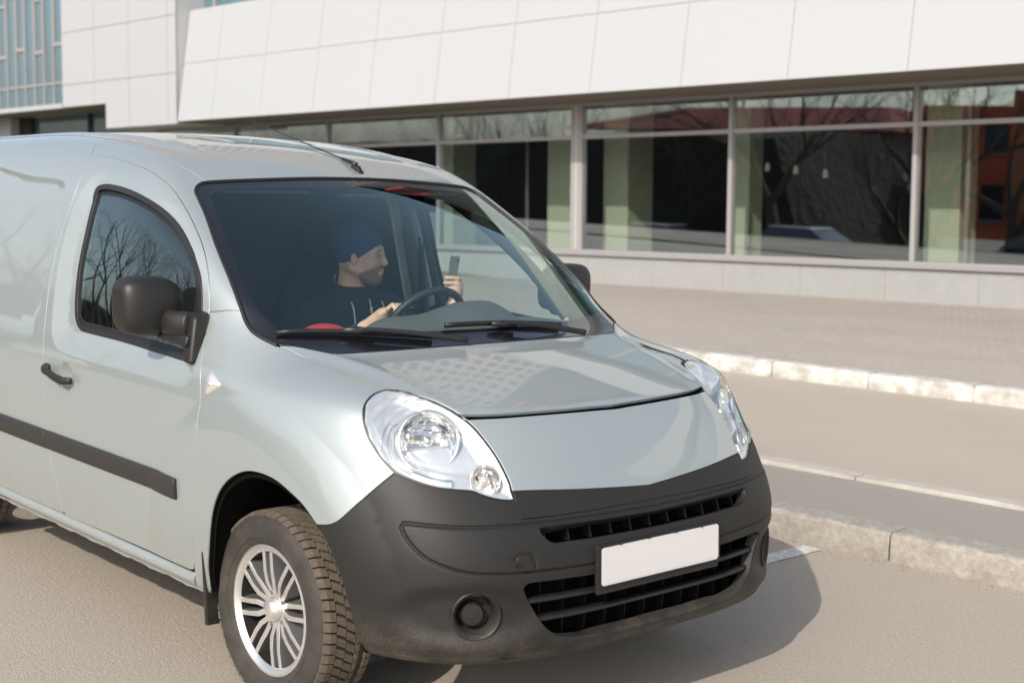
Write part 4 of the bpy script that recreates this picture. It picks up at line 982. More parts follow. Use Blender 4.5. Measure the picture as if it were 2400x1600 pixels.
# door trims inside, light pillar linings
# light door frame and pillar trim beside the window
for q_ in ([(-1.315, 1.50), (-1.30, 1.30), (-1.275, 1.08), (-1.34, 1.06), (-1.37, 1.30), (-1.385, 1.50)], [(-1.43, 1.55), (-1.42, 1.30), (-1.40, 1.05), (-1.48, 1.05), (-1.495, 1.30), (-1.49, 1.55)]):
    L_ = fcast(np.array([(x, -3., z) for x, z in q_]), np.tile([0, 1., 0], (6, 1)), None, 0.)[0]
    panel('frame_trim', loop3([list(L_[[0, 1, 2]]), list(L_[[2, 3]]), list(L_[[3, 4, 5]]), list(L_[[5, 0]])], .03), DOORC, M['lining_light'], van, h=.04, off=-.050, gap=0, both=True, depth=.01)
for s in (-1, 1):
    b = MB(); b.hexa([(-1.40, s*.86, .36), (-.42, s*.86, .36), (-.42, s*.845, .36), (-1.40, s*.845, .36), (-1.36, s*.855, 1.03), (-.42, s*.855, 1.02), (-.42, s*.82, 1.02), (-1.36, s*.82, 1.03)]); b.obj('door_trim', M['lining_dark'], van)
    P = [(-1.36, s*.842, 1.02), (-1.40, s*.800, 1.30), (-1.385, s*.745, 1.52), (-1.34, s*.70, 1.60)]
    b = MB(); b.tube(catmull(P, .05), .045, 10, squash=.45, upv=(1, 0, 0)); b.obj('pillar_lining', M['lining'], van, smooth=True)
    P = [(-.40, s*.80, 1.10), (-.55, s*.745, 1.27), (-.75, s*.68, 1.43), (-.93, s*.61, 1.55)]
    b = MB(); b.tube(catmull(P, .05), .028, 10, squash=.6); b.obj('pillar_lining', M['lining_dark'], van, smooth=True)
    b = MB(); pp = catmull([(-1.33, s*.79, 1.42), (-1.30, s*.78, 1.20), (-1.30, s*.80, .9)], .05); b.tube(pp, .022, 6, squash=.12, upv=(1, 0, 0)); b.obj('seat_belt', M['rubber'], van, smooth=True)
zz_ = np.linspace(.32, 1.62, 24); Pb, _ = fcast(np.stack([np.full(24, -1.52), np.full(24, -3.), zz_], -1), np.tile([0, 1., 0], (24, 1)), None, -.03)
V = []; Fq = []
for q in Pb: V += [(-1.52, q[1], q[2]), (-1.52, -q[1], q[2]), (-1.50, q[1], q[2]), (-1.50, -q[1], q[2])]
for i in range(23): a = i*4; Fq += [(a, a+4, a+5, a+1), (a+2, a+3, a+7, a+6)]
mesh_obj('bulkhead', V, Fq, M['lining_dark'], van)
V, Fq, NN = panel('head_lining', roof_loop[::2], TOPC, None, None, h=.09, gap=.05, off=-.035, depth=0, make=False)
mesh_obj('head_lining', V, Fq, M['lining'], van, True)
b = MB(); b.box((-1.5, -.82, .31), (-.40, .82, .33)); b.box((-.40, -.41, .31), (-.05, .41, .33)); b.box((-.42, -.80, .31), (-.40, -.41, .95)); b.box((-.42, .41, .31), (-.40, .80, .95)); b.box((-.06, -.41, .31), (-.03, .41, .97)); b.obj('cabin_floor', M['lining_dark'], van)
# dashboard: top surface with an instrument hood
V = []; Fq = []; nx, ny = 26, 60
for i in range(nx):
    for j in range(ny):
        y = -.80+1.60*j/(ny-1); x = .04-.25*(abs(y)/.8)**2-.56*i/(nx-1)
        t = i/(nx-1); z = 1.062+.018*math.sin(t*math.pi)*1.0
        z += .098*math.exp(-((y-.36)/.20)**4)*ss(np.array(t), .35, .80)
        z += .062*math.exp(-((y-.02)/.17)**4)*ss(np.array(t), .45, .85)
        z -= .16*ss(np.array(t), .90, 1.0)
        V.append((x, y, float(z)))
for i in range(nx-1):
    for j in range(ny-1): a = i*ny+j; Fq.append((a, a+1, a+ny+1, a+ny))
k = len(V)
for j in range(ny): V.append((V[(nx-1)*ny+j][0]+.04, V[(nx-1)*ny+j][1], .60))
for j in range(ny-1): a = (nx-1)*ny+j; Fq.append((a, a+1, k+j+1, k+j))
mesh_obj('dashboard', V, Fq, M['dash'], van, True)
# steering wheel
swc = Vector((-.755, .360, 1.030)); swn = Vector((-.88, 0, .47)).normalized(); swm = Matrix.Translation(swc) @ frame(swn)
b = MB(); b.tube([tuple(swm @ Vector((.185*math.cos(t), .185*math.sin(t), 0))) for t in np.linspace(0, 2*math.pi, 48, endpoint=False)], .0155, 12, closed=True)
sw = b.obj('steering_wheel', M['wheelblack'], van, smooth=True)
b = MB(); b.lathe([(.062, -.03), (.066, .0), (.05, .016), (.0001, .02)], swm, 28); b.obj('airbag_cover', M['wheelblack'], sw, smooth=True)
for a in (0, math.pi, -math.pi/2):
    b = MB(); b.tube([tuple(swm @ Vector((r*math.cos(a), r*math.sin(a), -.004))) for r in (.05, .12, .18)], [.022, .016, .014], 10, squash=.5, upv=tuple(swm.to_3x3() @ Vector((-math.sin(a), math.cos(a), 0)))); b.obj('wheel_arm', M['wheelblack'], sw, smooth=True)
b = MB(); b.tube([tuple(swc-swn*.02), tuple(swc-swn*.30)], .04, 12); b.obj('steering_column', M['dash'], sw, smooth=True)
# seats
for y in (.38, -.38):
    V, Fq = superell((-1.12, y, .56), (.26, .25, .10), 3.4, 32); st = mesh_obj('seat', V, Fq, M['seat'], van, True)
    V, Fq = superell((0, 0, 0), (.085, .24, .36), 3.2, 32); V = [tuple(Matrix.Translation((-1.40, y, .90)) @ Matrix.Rotation(math.radians(-9), 4, 'Y') @ Vector(v)) for v in V]; mesh_obj('backrest', V, Fq, M['seat'], st, True)
    V, Fq = superell((-1.455, y, 1.335), (.05, .13, .085), 3., 28); mesh_obj('headrest', V, Fq, M['seat'], st, True)
# sun visors and roof console
for y in (-.36, .36):
    b = MB(); b.hexa([(-.80, y-.20, 1.555), (-.80, y+.20, 1.555), (-.795, y+.20, 1.568), (-.795, y-.20, 1.568), (-.97, y-.20, 1.590), (-.97, y+.20, 1.590), (-.965, y+.20, 1.603), (-.965, y-.20, 1.603)]); b.obj('sun_visor', M['lining'], van, bevel=.004)
b = MB(); P, n_ = onF([[-.66, -.0, 1.56]], -.02); b.box((-.72, -.085, 1.545), (-.66, .085, 1.562)); b.obj('mirror_sensor', M['rubber'], van, bevel=.006)
# red cap lying on the dash top on the passenger side
V, Fq = superell((-.335, -.40, 1.085), (.085, .085, .050), 2.2, 28); o = mesh_obj('cap', V, Fq, M['red'], None, True); tag(o, 'small rounded red cap on the dashboard behind the lower left of the windscreen', 'cap')
# ------------------------------------------------------------------ the driver: distance field turned into one mesh by surface nets
class Vol:
    def __init__(s, lo, hi, res):
        s.lo = np.array(lo, float); s.res = res; s.n = np.ceil((np.array(hi)-s.lo)/res).astype(int)+1
        s.f = np.full(s.n, .15, np.float32)
    def sub(s, lo, hi, pad):
        a = np.clip(np.floor((np.array(lo)-pad-s.lo)/s.res).astype(int), 0, s.n-1); b = np.clip(np.ceil((np.array(hi)+pad-s.lo)/s.res).astype(int)+1, 1, s.n)
        ax = [s.lo[i]+s.res*np.arange(a[i], b[i]) for i in range(3)]
        return tuple(slice(a[i], b[i]) for i in range(3)), np.meshgrid(*ax, indexing='ij')
    def comb(s, sl, d, k, neg):
        o = s.f[sl]
        if neg: s.f[sl] = smax(o, -d, k)
        else: s.f[sl] = smin(o, d, k)
    def cone(s, a, b, ra, rb, k=.012, neg=False):
        a = np.array(a, float); b = np.array(b, float); r = max(ra, rb)
        sl, (X, Y, Z) = s.sub(np.minimum(a, b), np.maximum(a, b), r+k*2+.01); ab = b-a; L = ab@ab+1e-12
        t = np.clip(((X-a[0])*ab[0]+(Y-a[1])*ab[1]+(Z-a[2])*ab[2])/L, 0, 1)
        d = np.sqrt((X-a[0]-t*ab[0])**2+(Y-a[1]-t*ab[1])**2+(Z-a[2]-t*ab[2])**2)-(ra+(rb-ra)*t); s.comb(sl, d, k, neg)
    def ell(s, c, R, r, k=.012, neg=False):   # R rows are the axes
        c = np.array(c, float); r = np.array(r, float); m = max(r)
        sl, (X, Y, Z) = s.sub(c, c, m+k*2+.01); q = [(R[i][0]*(X-c[0])+R[i][1]*(Y-c[1])+R[i][2]*(Z-c[2]))/r[i] for i in range(3)]
        k0 = np.sqrt(q[0]**2+q[1]**2+q[2]**2); k1 = np.sqrt((q[0]/r[0])**2+(q[1]/r[1])**2+(q[2]/r[2])**2)
        s.comb(sl, k0*(k0-1)/(k1+1e-6), k, neg)
    def cut(s, n, d0, k=.004):   # keep the side where p.n < d0
        X, Y, Z = np.meshgrid(*[s.lo[i]+s.res*np.arange(s.n[i]) for i in range(3)], indexing='ij'); s.f = smax(s.f, n[0]*X+n[1]*Y+n[2]*Z-d0, k)
    def mesh(s):
        f = s.f; ins = f < 0; c = np.zeros(np.array(f.shape)-1, int)
        acc = np.zeros(c.shape+(3,)); cnt = np.zeros(c.shape)
        o = [(0, 0), (0, 1), (1, 0), (1, 1)]
        def sl(ax, i, j, e):
            r = [None]*3; oth = [q for q in range(3) if q != ax]; r[ax] = slice(e, f.shape[ax]-1+e); r[oth[0]] = slice(i, f.shape[oth[0]]-1+i); r[oth[1]] = slice(j, f.shape[oth[1]]-1+j); return tuple(r)
        for ax in range(3):
            oth = [q for q in range(3) if q != ax]
            for i, j in o:
                A = f[sl(ax, i, j, 0)]; B = f[sl(ax, i, j, 1)]; m = (A < 0) != (B < 0); t = np.where(m, A/(A-B+1e-12), 0)
                v = np.zeros(c.shape+(3,)); v[..., ax] = t; v[..., oth[0]] = i; v[..., oth[1]] = j
                acc += v*m[..., None]; cnt += m
        act = cnt > 0; ids = -np.ones(c.shape, int); ids[act] = np.arange(act.sum())
        ii = np.argwhere(act); V = s.lo+s.res*(ii+acc[act]/cnt[act][:, None]); FF = []
        for ax in range(3):
            u, v = [(1, 2), (2, 0), (0, 1)][ax]
            A = np.take(ins, range(f.shape[ax]-1), ax); B = np.take(ins, range(1, f.shape[ax]), ax); e = np.argwhere(A != B)
            e = e[(e[:, u] > 0) & (e[:, v] > 0) & (e[:, u] < f.shape[u]-1) & (e[:, v] < f.shape[v]-1)]
            fl = A[tuple(e.T)]; du = np.eye(3, dtype=int)[u]; dv = np.eye(3, dtype=int)[v]
            q = [ids[tuple((e-du-dv).T)], ids[tuple((e-dv).T)], ids[tuple(e.T)], ids[tuple((e-du).T)]]
            Q = np.stack(q, -1); Q[~fl] = Q[~fl][:, ::-1]; FF.append(Q)
        return V, np.vstack(FF)
pl_ = Matrix.Translation((-1.2, .38, .45))
person = thing('person', 'bearded man in a blue beanie and dark hoodie driving and holding up a phone', 'person', pl_)
Hc = np.array([-1.215, .385, 1.290])
hf_ = np.array([.80, .60, -.03]); hf_ /= np.linalg.norm(hf_); hl = np.array([-.60, .80, 0]); hl /= np.linalg.norm(hl); hu = np.cross(hf_, hl); hu /= np.linalg.norm(hu)
RH = [hf_, hl, hu]
def H(f_, l_, u_): return Hc+f_*hf_+l_*hl+u_*hu
sk_ = Vol((-1.46, .02, .72), (-.68, .78, 1.44), .0045)
def head(v, g=0.):
    v.ell(H(-.012, 0, .030), RH, (.098+g, .076+g, .098+g), .01); v.ell(H(.030, 0, -.030), RH, (.062+g, .062+g, .082+g), .03)
head(sk_)
sk_.ell(H(.052, 0, -.088), RH, (.038, .034, .026), .025)                     # chin
sk_.cone(H(.078, -.035, .030), H(.078, .035, .030), .011, .011, .02)         # brow
for s in (-1, 1):
    sk_.ell(H(.096, s*.030, .012), RH, (.013, .016, .010), .014, True)       # eye sockets
    sk_.ell(H(.062, s*.046, -.022), RH, (.022, .016, .018), .02)             # cheek bones
    sk_.cone(H(-.02, s*.066, -.045), H(.045, s*.035, -.085), .018, .016, .02)  # jaw
    sk_.ell(H(-.005, s*.078, -.008), RH, (.015, .008, .028), .006)           # ears
    sk_.ell(H(.001, s*.087, -.006), RH, (.007, .005, .016), .004, True)
    sk_.ell(H(.104, s*.009, -.030), RH, (.009, .008, .007), .007)            # nostrils
sk_.cone(H(.090, 0, .022), H(.111, 0, -.022), .007, .0092, .012)             # nose
sk_.cone(H(.092, -.018, -.056), H(.092, .018, -.056), .0065, .0065, .008); sk_.cone(H(.089, -.016, -.068), H(.089, .016, -.068), .0075, .0075, .008)
sk_.ell(H(.106, 0, -.0625), RH, (.010, .022, .0018), .003, True)
sk_.cone(H(-.03, 0, -.05), (-1.275, .372, 1.08), .055, .060, .03)            # neck
sk_.cone((-1.27, .20, 1.055), (-1.255, .55, 1.055), .05, .05, .04); sk_.cone((-1.26, .37, 1.05), (-1.22, .37, .76), .10, .12, .05)
# arms
shL = (-1.255, .55, 1.055); elL = (-1.06, .665, .900); wrL = (-.912, .640, 1.100)
shR = (-1.26, .20, 1.050); elR = (-1.10, .085, .87); wrR = (-.905, .185, 1.030)
for a, b_, c_ in ((shL, elL, wrL), (shR, elR, wrR)):
    sk_.cone(a, b_, .050, .040, .03); sk_.cone(b_, c_, .040, .026, .02)
ir = np.array([.67, .74, 0]); iu = np.array([0, 0, 1.]); ic = np.array([.74, -.67, .10])   # picture right, up, towards the viewer
# left hand closed round the phone
pc = np.array(wrL)+iu*.075+ir*.012
sk_.cone(wrL, pc-iu*.03, .024, .026, .015); sk_.ell(pc, [ir, iu, ic], (.028, .047, .036), .012)
for i, (z, ln) in enumerate(((.036, .92), (.014, 1.), (-.008, .96), (-.029, .80))):
    k0 = pc+iu*z+ic*.026+ir*.006; k1 = k0-ir*.030*ln+ic*.010+iu*.003; k2 = k1-ir*.022*ln-ic*.012; k3 = k2-ir*.004-ic*.019*ln
    sk_.cone(k0, k1, .0098, .0088, .004); sk_.cone(k1, k2, .0088, .0078, .002); sk_.cone(k2, k3, .0078, .0066, .002)
t0 = pc-iu*.018-ic*.014; t1 = t0-ir*.024+iu*.030-ic*.012; t2 = t1-ir*.012+iu*.030
sk_.cone(t0, t1, .013, .0105, .008); sk_.cone(t1, t2, .0105, .008, .003)
# right hand on the wheel rim
gr = np.array(swm @ Vector((-.0, 0, 0))); 
gp = np.array((swm @ Vector((.185*math.cos(math.radians(160)), .185*math.sin(math.radians(160)), 0)))); gq = np.array((swm @ Vector((.185*math.cos(math.radians(20)), .185*math.sin(math.radians(20)), 0))))
gpt = gp if gp[1] < gq[1] else gq
pr = np.array([-.825, .212, 1.088]); sk_.cone(wrR, pr, .026, .029, .015); ax_ = np.array([.80, .28, .53]); ax_ /= np.linalg.norm(ax_); tg = np.array([-.25, .75, -.10]); tg = tg-ax_*(tg@ax_); tg /= np.linalg.norm(tg); nm_ = np.cross(ax_, tg)
sk_.ell(pr+ax_*.02, [ax_, tg, nm_], (.042, .036, .018), .012)
for i in range(4):
    k0 = pr+ax_*.050+tg*(-.027+.018*i); k1 = k0+ax_*.026-nm_*-.004; k2 = k1+ax_*.008+np.array([.012, 0, -.018]); k3 = k2+np.array([-.006, 0, -.017])
    sk_.cone(k0, k1, .0098, .0088, .004); sk_.cone(k1, k2, .0088, .008, .002); sk_.cone(k2, k3, .008, .0068, .002)
sk_.cone(pr+tg*.020, pr+tg*.042+ax_*.030, .012, .0085, .006)
V, Fq = sk_.mesh(); mesh_obj('body', V, Fq, M['skin'], person, True)
# beard and moustache
bd = Vol(Hc-.14, Hc+.14, .004); head(bd, .0028); bd.ell(H(.055, 0, -.092), RH, (.041, .037, .034), .025)
for s in (-1, 1): bd.cone(H(-.01, s*.067, -.044), H(.045, s*.036, -.088), .0195, .0185, .02)
bd.cone(H(.088, -.022, -.048), H(.088, .022, -.048), .009, .009, .008)
nrm = hu*1.0-hf_*-.0; 
bd.cut(hu*.90-hf_*.43, (H(.060, 0, -.047)@(hu*.90-hf_*.43)), .006)
bd2 = bd; bd2.ell(H(.100, 0, -.062), RH, (.020, .024, .008), .004, True)
bd2.cut(-hf_, -(H(.010, 0, 0)@hf_), .006)
V, Fq = bd2.mesh(); mesh_obj('beard', V, Fq, M['beard'], person, True)
mo = Vol(H(.09, 0, -.05)-.045, H(.09, 0, -.05)+.045, .003); mo.cone(H(.088, -.020, -.050), H(.094, 0, -.045), .006, .006, .004); mo.cone(H(.094, 0, -.045), H(.088, .020, -.050), .006, .006, .004); V, Fq = mo.mesh(); mesh_obj('moustache', V, Fq, M['beard'], person, True)
for s in (-1, 1):
    b = MB(); P = [tuple(H(.089, s*.015, .028)), tuple(H(.091, s*.028, .033)), tuple(H(.083, s*.042, .028))]; b.tube(catmull(P, .006), .0032, 6); b.obj('eyebrow', M['beard'], person, smooth=True)
    V, Fq = superell(H(.082, s*.030, .010), (.0115, .0115, .0115), 2., 20); mesh_obj('eye', V, Fq, M['eye'], person, True)
    V, Fq = superell(H(.0905, s*.0295, .010), (.0048, .0048, .0048), 2., 14); mesh_obj('iris', V, Fq, M['iris'], person, True)
    b = MB(); P = [tuple(H(.0885, s*.0195, .0145)), tuple(H(.0955, s*.030, .0165)), tuple(H(.0865, s*.041, .0145))]; b.tube(catmull(P, .005), .0028, 6); b.obj('eyelid', M['skin'], person, smooth=True)
# beanie
bn = Vol(Hc-.17, Hc+.20, .0045)
bn.ell(H(-.016, 0, .034), RH, (.108, .086, .100), .01); bn.ell(H(-.055, 0, .070), RH, (.075, .070, .068), .04); cn = -(hu*.84+hf_*.54)
nn_ = -(hu*.80-hf_*.60)*1.
cutn = np.array(hf_)*.62-np.array(hu)*.78     # keep what lies above and behind the slanting rim
bn.cut(cutn, H(.088, 0, .052)@cutn, .006); V, Fq = bn.mesh(); mesh_obj('beanie', V, Fq, M['beanie'], person, True)
# hoodie
hd = Vol((-1.50, -.02, .46), (-.86, .80, 1.26), .006)
hd.cone((-1.275, .18, 1.050), (-1.26, .57, 1.050), .068, .068, .05); hd.cone((-1.27, .37, 1.03), (-1.18, .37, .60), .155, .165, .06)
hd.cone((-1.27, .28, 1.0), (-1.20, .28, .7), .12, .12, .06); hd.cone((-1.27, .48, 1.0), (-1.20, .48, .7), .12, .12, .06)
for a, b_, c_ in ((shL, elL, wrL), (shR, elR, wrR)):
    c2 = np.array(b_)+(np.array(c_)-np.array(b_))*.86; hd.cone(a, b_, .072, .060, .03); hd.cone(b_, c2, .058, .038, .02)
hd.cone((-1.30, .37, 1.08), (-1.345, .375, 1.11), .085, .075, .04)
for q in range(14):
    t = 2*math.pi*q/14; t2 = 2*math.pi*(q+1)/14
    f_ = lambda t: (-1.262+.078*math.cos(t), .375+.088*math.sin(t), 1.150-.040*math.cos(t))
    hd.cone(f_(t), f_(t2), .021, .021, .02)
hd.ell((-1.262, .375, 1.180), np.eye(3), (.068, .076, .06), .01, True)
V, Fq = hd.mesh(); hood_o = mesh_obj('hoodie', V, Fq, M['hoodie'], person, True)
b = MB(); b.tube([(-1.262+.068*math.cos(t), .375+.077*math.sin(t), 1.168-.040*math.cos(t)) for t in np.linspace(-2.6, 2.6, 30)], .0050, 6); b.obj('collar_lining', M['cord'], person, smooth=True)
def chest(y, z):   # point just off the hoodie's front
    ix = ((np.array([0, y, z])-hd.lo)/hd.res).round().astype(int); col = hd.f[:, ix[1], ix[2]]; i = np.where(col < 0)[0]
    return (hd.lo[0]+hd.res*(i.max()+1.2) if len(i) else -1.1, y, z)
for y in (.295, .455):
    b = MB(); b.tube(catmull([chest(y, z) for z in (1.105, 1.08, 1.03, .97, .90)], .02), .0032, 6); b.obj('drawstring', M['cord'], person, smooth=True)
b = MB(); b.tube([chest(.375, z) for z in (1.115, 1.10, 1.06, 1.0, .94)], .0025, 6); b.tube([chest(.375, z) for z in (1.085, 1.06)], .006, 6); b.tube([chest(.378, z) for z in (1.035, 1.02)], .004, 6); b.obj('zip', M['cord'], person, smooth=True)
# legs (mostly hidden by the dashboard)
lg = Vol((-1.35, .12, .33), (-.30, .64, .78), .012)
for y in (.27, .49): lg.cone((-1.18, y, .66), (-.68, y, .68), .095, .070, .04); lg.cone((-.68, y, .68), (-.46, y, .40), .068, .048, .03)
V, Fq = lg.mesh(); mesh_obj('trousers', V, Fq, M['seat'], person, True)
# phone
fc = pc+iu*.060-ir*.016+ic*.004
nf = (-ir*.86+ic*.35*-1+iu*.10)     # screen looks back at the driver
nf = np.array([-.86, -.30, .10]); nf /= np.linalg.norm(nf)
pm_ = Matrix.Translation(tuple(fc)) @ frame(tuple(nf), (.12, .1, 1))
b = MB(); b.box((-.035, -.070, -.0040), (.035, .070, .0035)); phone = b.obj('phone', M['phone'], None, mw=pm_, bevel=.003, seg=3); tag(phone, 'slim grey phone held upright in the driver\'s raised left hand', 'phone')
PW[phone.name] = pm_
b = MB(); b.box((-.032, -.066, .0036), (.032, .066, .0042)); b.obj('screen', M['phoneglass'], phone, mw=pm_)
b = MB(); b.lathe([(.006, -.0041), (.006, -.0055), (.0001, -.0056)], None, 16); b.V = [(x-.018, y+.052, z) for x, y, z in b.V]; b.obj('camera_lens', M['phoneglass'], phone, mw=pm_)
# ------------------------------------------------------------------ ground, kerbs, road
def sheet(name, P, m, kind='structure'):  # P: list of rows of points
    V = []; Fq = []; nr = len(P); nc = len(P[0])
    for r in P: V += r
    for i in range(nr-1):
        for j in range(nc-1): a = i*nc+j; Fq.append((a, a+1, a+nc+1, a+nc))
    o = mesh_obj(name, V, Fq, m, None, kind=kind)
    return o
XS = [-60, -30, -15, -8, -5, -3, -2, -1, 0, 1, 2, 4, 8, 15, 30, 60]
kf = lambda x: 2.25+.12*x if -20 < x < 20 else 2.25+.12*(20 if x > 0 else -20)
line2 = lambda a, b: (lambda x: a+b*max(-30, min(30, x)))
k_front = line2(2.25, .12); k_back = line2(2.42, .12); edge_f = line2(3.22, .13); edge_b = line2(3.36, .13); wk_f = line2(6.78, .20); wk_b = line2(6.93, .20)
def rowsheet(name, rows, m): return sheet(name, [[(x, f(x), z(x) if callable(z) else z) for x in XS] for f, z in rows], m)
rowsheet('distant_ground', [(lambda x: -400+0*x, -.03), (lambda x: 400+0*x, -.03)], M['soil'])
GZ = lambda x, y=-20: (-.034*max(0, -x-8)-1.5)*max(0., min(1., (-y-5)/3.))   # the street across falls gently away to the left
V = []; Fq = []; gx = [-600, -300, -150, -80, -40, -20, -8, 0, 20, 100, 600]; gy = [-600, -200, -60, -30, -14, -9, -8, -5, 60, 600]
for y in gy: V += [(x, y, -.03+GZ(x, y)) for x in gx]
for i in range(len(gy)-1):
    for j in range(len(gx)-1): a = i*len(gx)+j; Fq.append((a, a+1, a+len(gx)+1, a+len(gx)))
bpy.data.objects.remove(bpy.data.objects['distant_ground']); mesh_obj('ground', V, Fq, M['soil'], kind='structure')
rowsheet('car_park', [(lambda x: -5, 0.), (lambda x: 0, 0.), (lambda x: k_front(x)+.02, 0.)], M['asphalt'])
sheet('far_street', [[(x, y, GZ(x, y)+.012) for x in XS] for y in (-14, -10, -8, -7, -6, -5)], M['road'])
sheet('parking_lane', [[(x, y, GZ(x, y)+.59) for x in XS] for y in (-10.3, -8.0)], M['road'])
# irregular asphalt lip against the kerb
rn = random.Random(11)
kerb = thing('kerb', 'worn grey concrete kerb running past the front of the van', 'kerb', T3(0, 2.3, 0)); 
kd = Vector((1, .12, 0)).normalized(); kn = Vector((-.12, 1, 0)).normalized()
def stone(x0, x1, f, wd, zb, zt, m, parent, seg=10, jag=.004, cham=.018, name='kerb_stone'):
    L = x1-x0; b = MB(); V = []; prof = []
    N = seg
    for i in range(N+1):
        x = x0+.004+(L-.008)*i/N; y = f(x); j = lambda a: rn.uniform(-a, a)
        e = (0 if 0 < i < N else .004)
        for (dy, z) in ((0.002+e, zb), (-.002+e, zb+(zt-zb)*.5), (.004+e, zt-cham), (cham*.6, zt-cham*.25-e), (cham*1.4, zt-e), (wd-.01, zt-e), (wd, zt-.01), (wd, zb)):
            V.append((x-.12*dy, y+dy+(j(jag) if dy < .03 else 0), z+(j(jag*.6) if z > zb else 0)))
    Fq = []
    for i in range(N):
        for k in range(8): a = i*8+k; c_ = i*8+(k+1) % 8; Fq.append((a, a+8, c_+8, c_))
    Fq.append(tuple(range(8))); Fq.append(tuple(N*8+k for k in range(8))[::-1])
    mesh_obj(name, V, Fq, m, parent, False)
for k in range(-6, 6): stone(.19+k*1.0-1.0, .19+k*1.0, k_front, .165, -.03, .130, M['kerb'], kerb, 16)
rowsheet('footpath', [(lambda x: k_back(x)-.012, .118), (lambda x: edge_f(x)+.01, .112)], M['footpath'])
edge = thing('edging', 'thin flush concrete edging between the narrow footpath and the road', 'edging', T3(0, 3.2, 0))
for k in range(-9, 8): stone(.4+k*1.0-1.0, .4+k*1.0, edge_f, .125, -.03, .135, M['edging'], edge, 3, .002, .008, 'edging_stone')
rowsheet('road', [(lambda x: edge_b(x)-.06, .035), (lambda x: (edge_b(x)+wk_f(x))/2, .06), (lambda x: wk_f(x)+.03, .065)], M['road'])
wk = thing('kerb', 'whitewashed kerb with chipped paint along the far side of the road', 'kerb', T3(-2, 6.5, 0))
for k in range(-9, 12): stone(-1.84+k*.80-.80, -1.84+k*.80, wk_f, .15, .0, .190, M['whitekerb'], wk, 12, .006, .022)
# loose grit lying along the kerb foot and scattered over the car park
b = MB(); rg = random.Random(4)
for i in range(900):
    if i < 520: x = rg.uniform(-1.2, 2.6); y = k_front(x)-abs(rg.gauss(0, .05))-.004
    else: x = rg.uniform(-3.5, 3); y = rg.uniform(-3, 2.0)
    r = rg.uniform(.0012, .0042)*(1.3 if i < 520 else 1); q = [(x+r*math.cos(a)*rg.uniform(.7, 1.2), y+r*math.sin(a)*rg.uniform(.7, 1.2), .0005) for a in (0, 1.3, 2.5, 3.8, 5.1)]
    b.add(q+[(x, y, r*.9)], [(0, 1, 5), (1, 2, 5), (2, 3, 5), (3, 4, 5), (4, 0, 5)])
o = b.obj('grit', M['grit'], None, kind='stuff'); tag(o, 'loose grit scattered on the asphalt and along the foot of the kerb', 'grit')
# painted bay line
b = MB(); P = []
ex = lambda t: rn.uniform(-.006, .006)
n = 26
for i in range(n+1):
    t = i/n; c = Vector((-.165-.0+.02*t, -2.0+4.18*t, .004)); P += [(c.x-.05+ex(t), c.y, c.z), (c.x+.05+ex(t), c.y, c.z)]
b.add(P, [(2*i, 2*i+1, 2*i+3, 2*i+2) for i in range(n)]); b.obj('painted_line', M['whitepaint'], kind='structure')
# ------------------------------------------------------------------ office building frame
BO = Vector((-6.82535, 11.53037, .2))
BT = Vector((.998872, .026834, .039178)); BN = Vector((-.026854, .99964, 0)); BW = Vector((-.039164, -.001052, .999232))
BM = Matrix(((BT.x, BN.x, BW.x, BO.x), (BT.y, BN.y, BW.y, BO.y), (BT.z, BN.z, BW.z, BO.z), (0, 0, 0, 1)))
# plaza: ruled between the white kerb and the foot of the building
rows = []
for t in (0, .25, .5, .75, 1.0):
    r = []
    for u in (-60, -40, -22, -12, -6, 0, 4, 8, 14, 24, 34):
        e = BM @ Vector((u, .05, 0)); s = Vector((e.x+1.2*(1-0), wk_b(e.x+1.2)-.012, .178)); r.append(tuple(s+(e-s)*t))
    rows.append(r)
sheet('plaza', rows, M['paver'])
bld = thing('office_building', 'white clad office building with a long ground floor strip of shop glazing', 'building', BM)
def bp(b, name, m, **kw): return b.obj(name, m, bld, mw=BM, **kw)
# plinth slabs
u = -34.
k = 0
while u < 16: 
    b = MB(); b.box((u+.0015, -.02, -.35), (u+1.1985, .20, .388)); bp(b, 'plinth_slab', M['plinth'], bevel=.004); u += 1.2; k += 1
b = MB(); b.box((-34, -.075, .392), (16, .12, .425)); b.box((-34, -.055, .427), (16, .10, .470)); bp(b, 'sill', M['alum'], bevel=.004)
# frames and glass
mu = [-33, -30.1, -27.2, -24.3, -21.5, -18.45, -15.7, -12.95, -10.11, -7.22, -4.225, -1.505, 1.155, 3.95, 6.8, 9.6, 12.4, 15.2]
for q in mu:
    wd = .11 if abs(q+4.225) < .01 else .030
    b = MB(); b.box((q-wd, -.045, .472), (q+wd, .06, 2.52)); bp(b, 'mullion', M['alum'], bevel=.004)
    if wd > .1:
        b = MB(); b.box((q-.006, -.048, .474), (q+.006, -.0455, 2.5)); bp(b, 'mullion_joint', M['joint'])
for a, c_ in zip(mu[:-1], mu[1:]):
    w0 = .112 if abs(a+4.225) < .01 else .032; w1 = .112 if abs(c_+4.225) < .01 else .032
    b = MB(); b.box((a+w0, -.035, 2.015), (c_-w1, .05, 2.070)); bp(b, 'transom', M['alum'], bevel=.003)
    b = MB(); b.box((a+w0, -.035, 2.47), (c_-w1, .05, 2.52)); bp(b, 'head_rail', M['alum'])
    for z0, z1 in ((.472, 2.013), (2.072, 2.468)):
        b = MB(); b.box((a+w0, .002, z0), (c_-w1, .010, z1)); bp(b, 'pane', M['store'])
b = MB(); b.box((1.75, .06, .47), (1.80, .12, 2.5)); b.box((-5.7, .4, .47), (-5.68, .44, 2.5)); bp(b, 'inner_mullion', M['alum'])
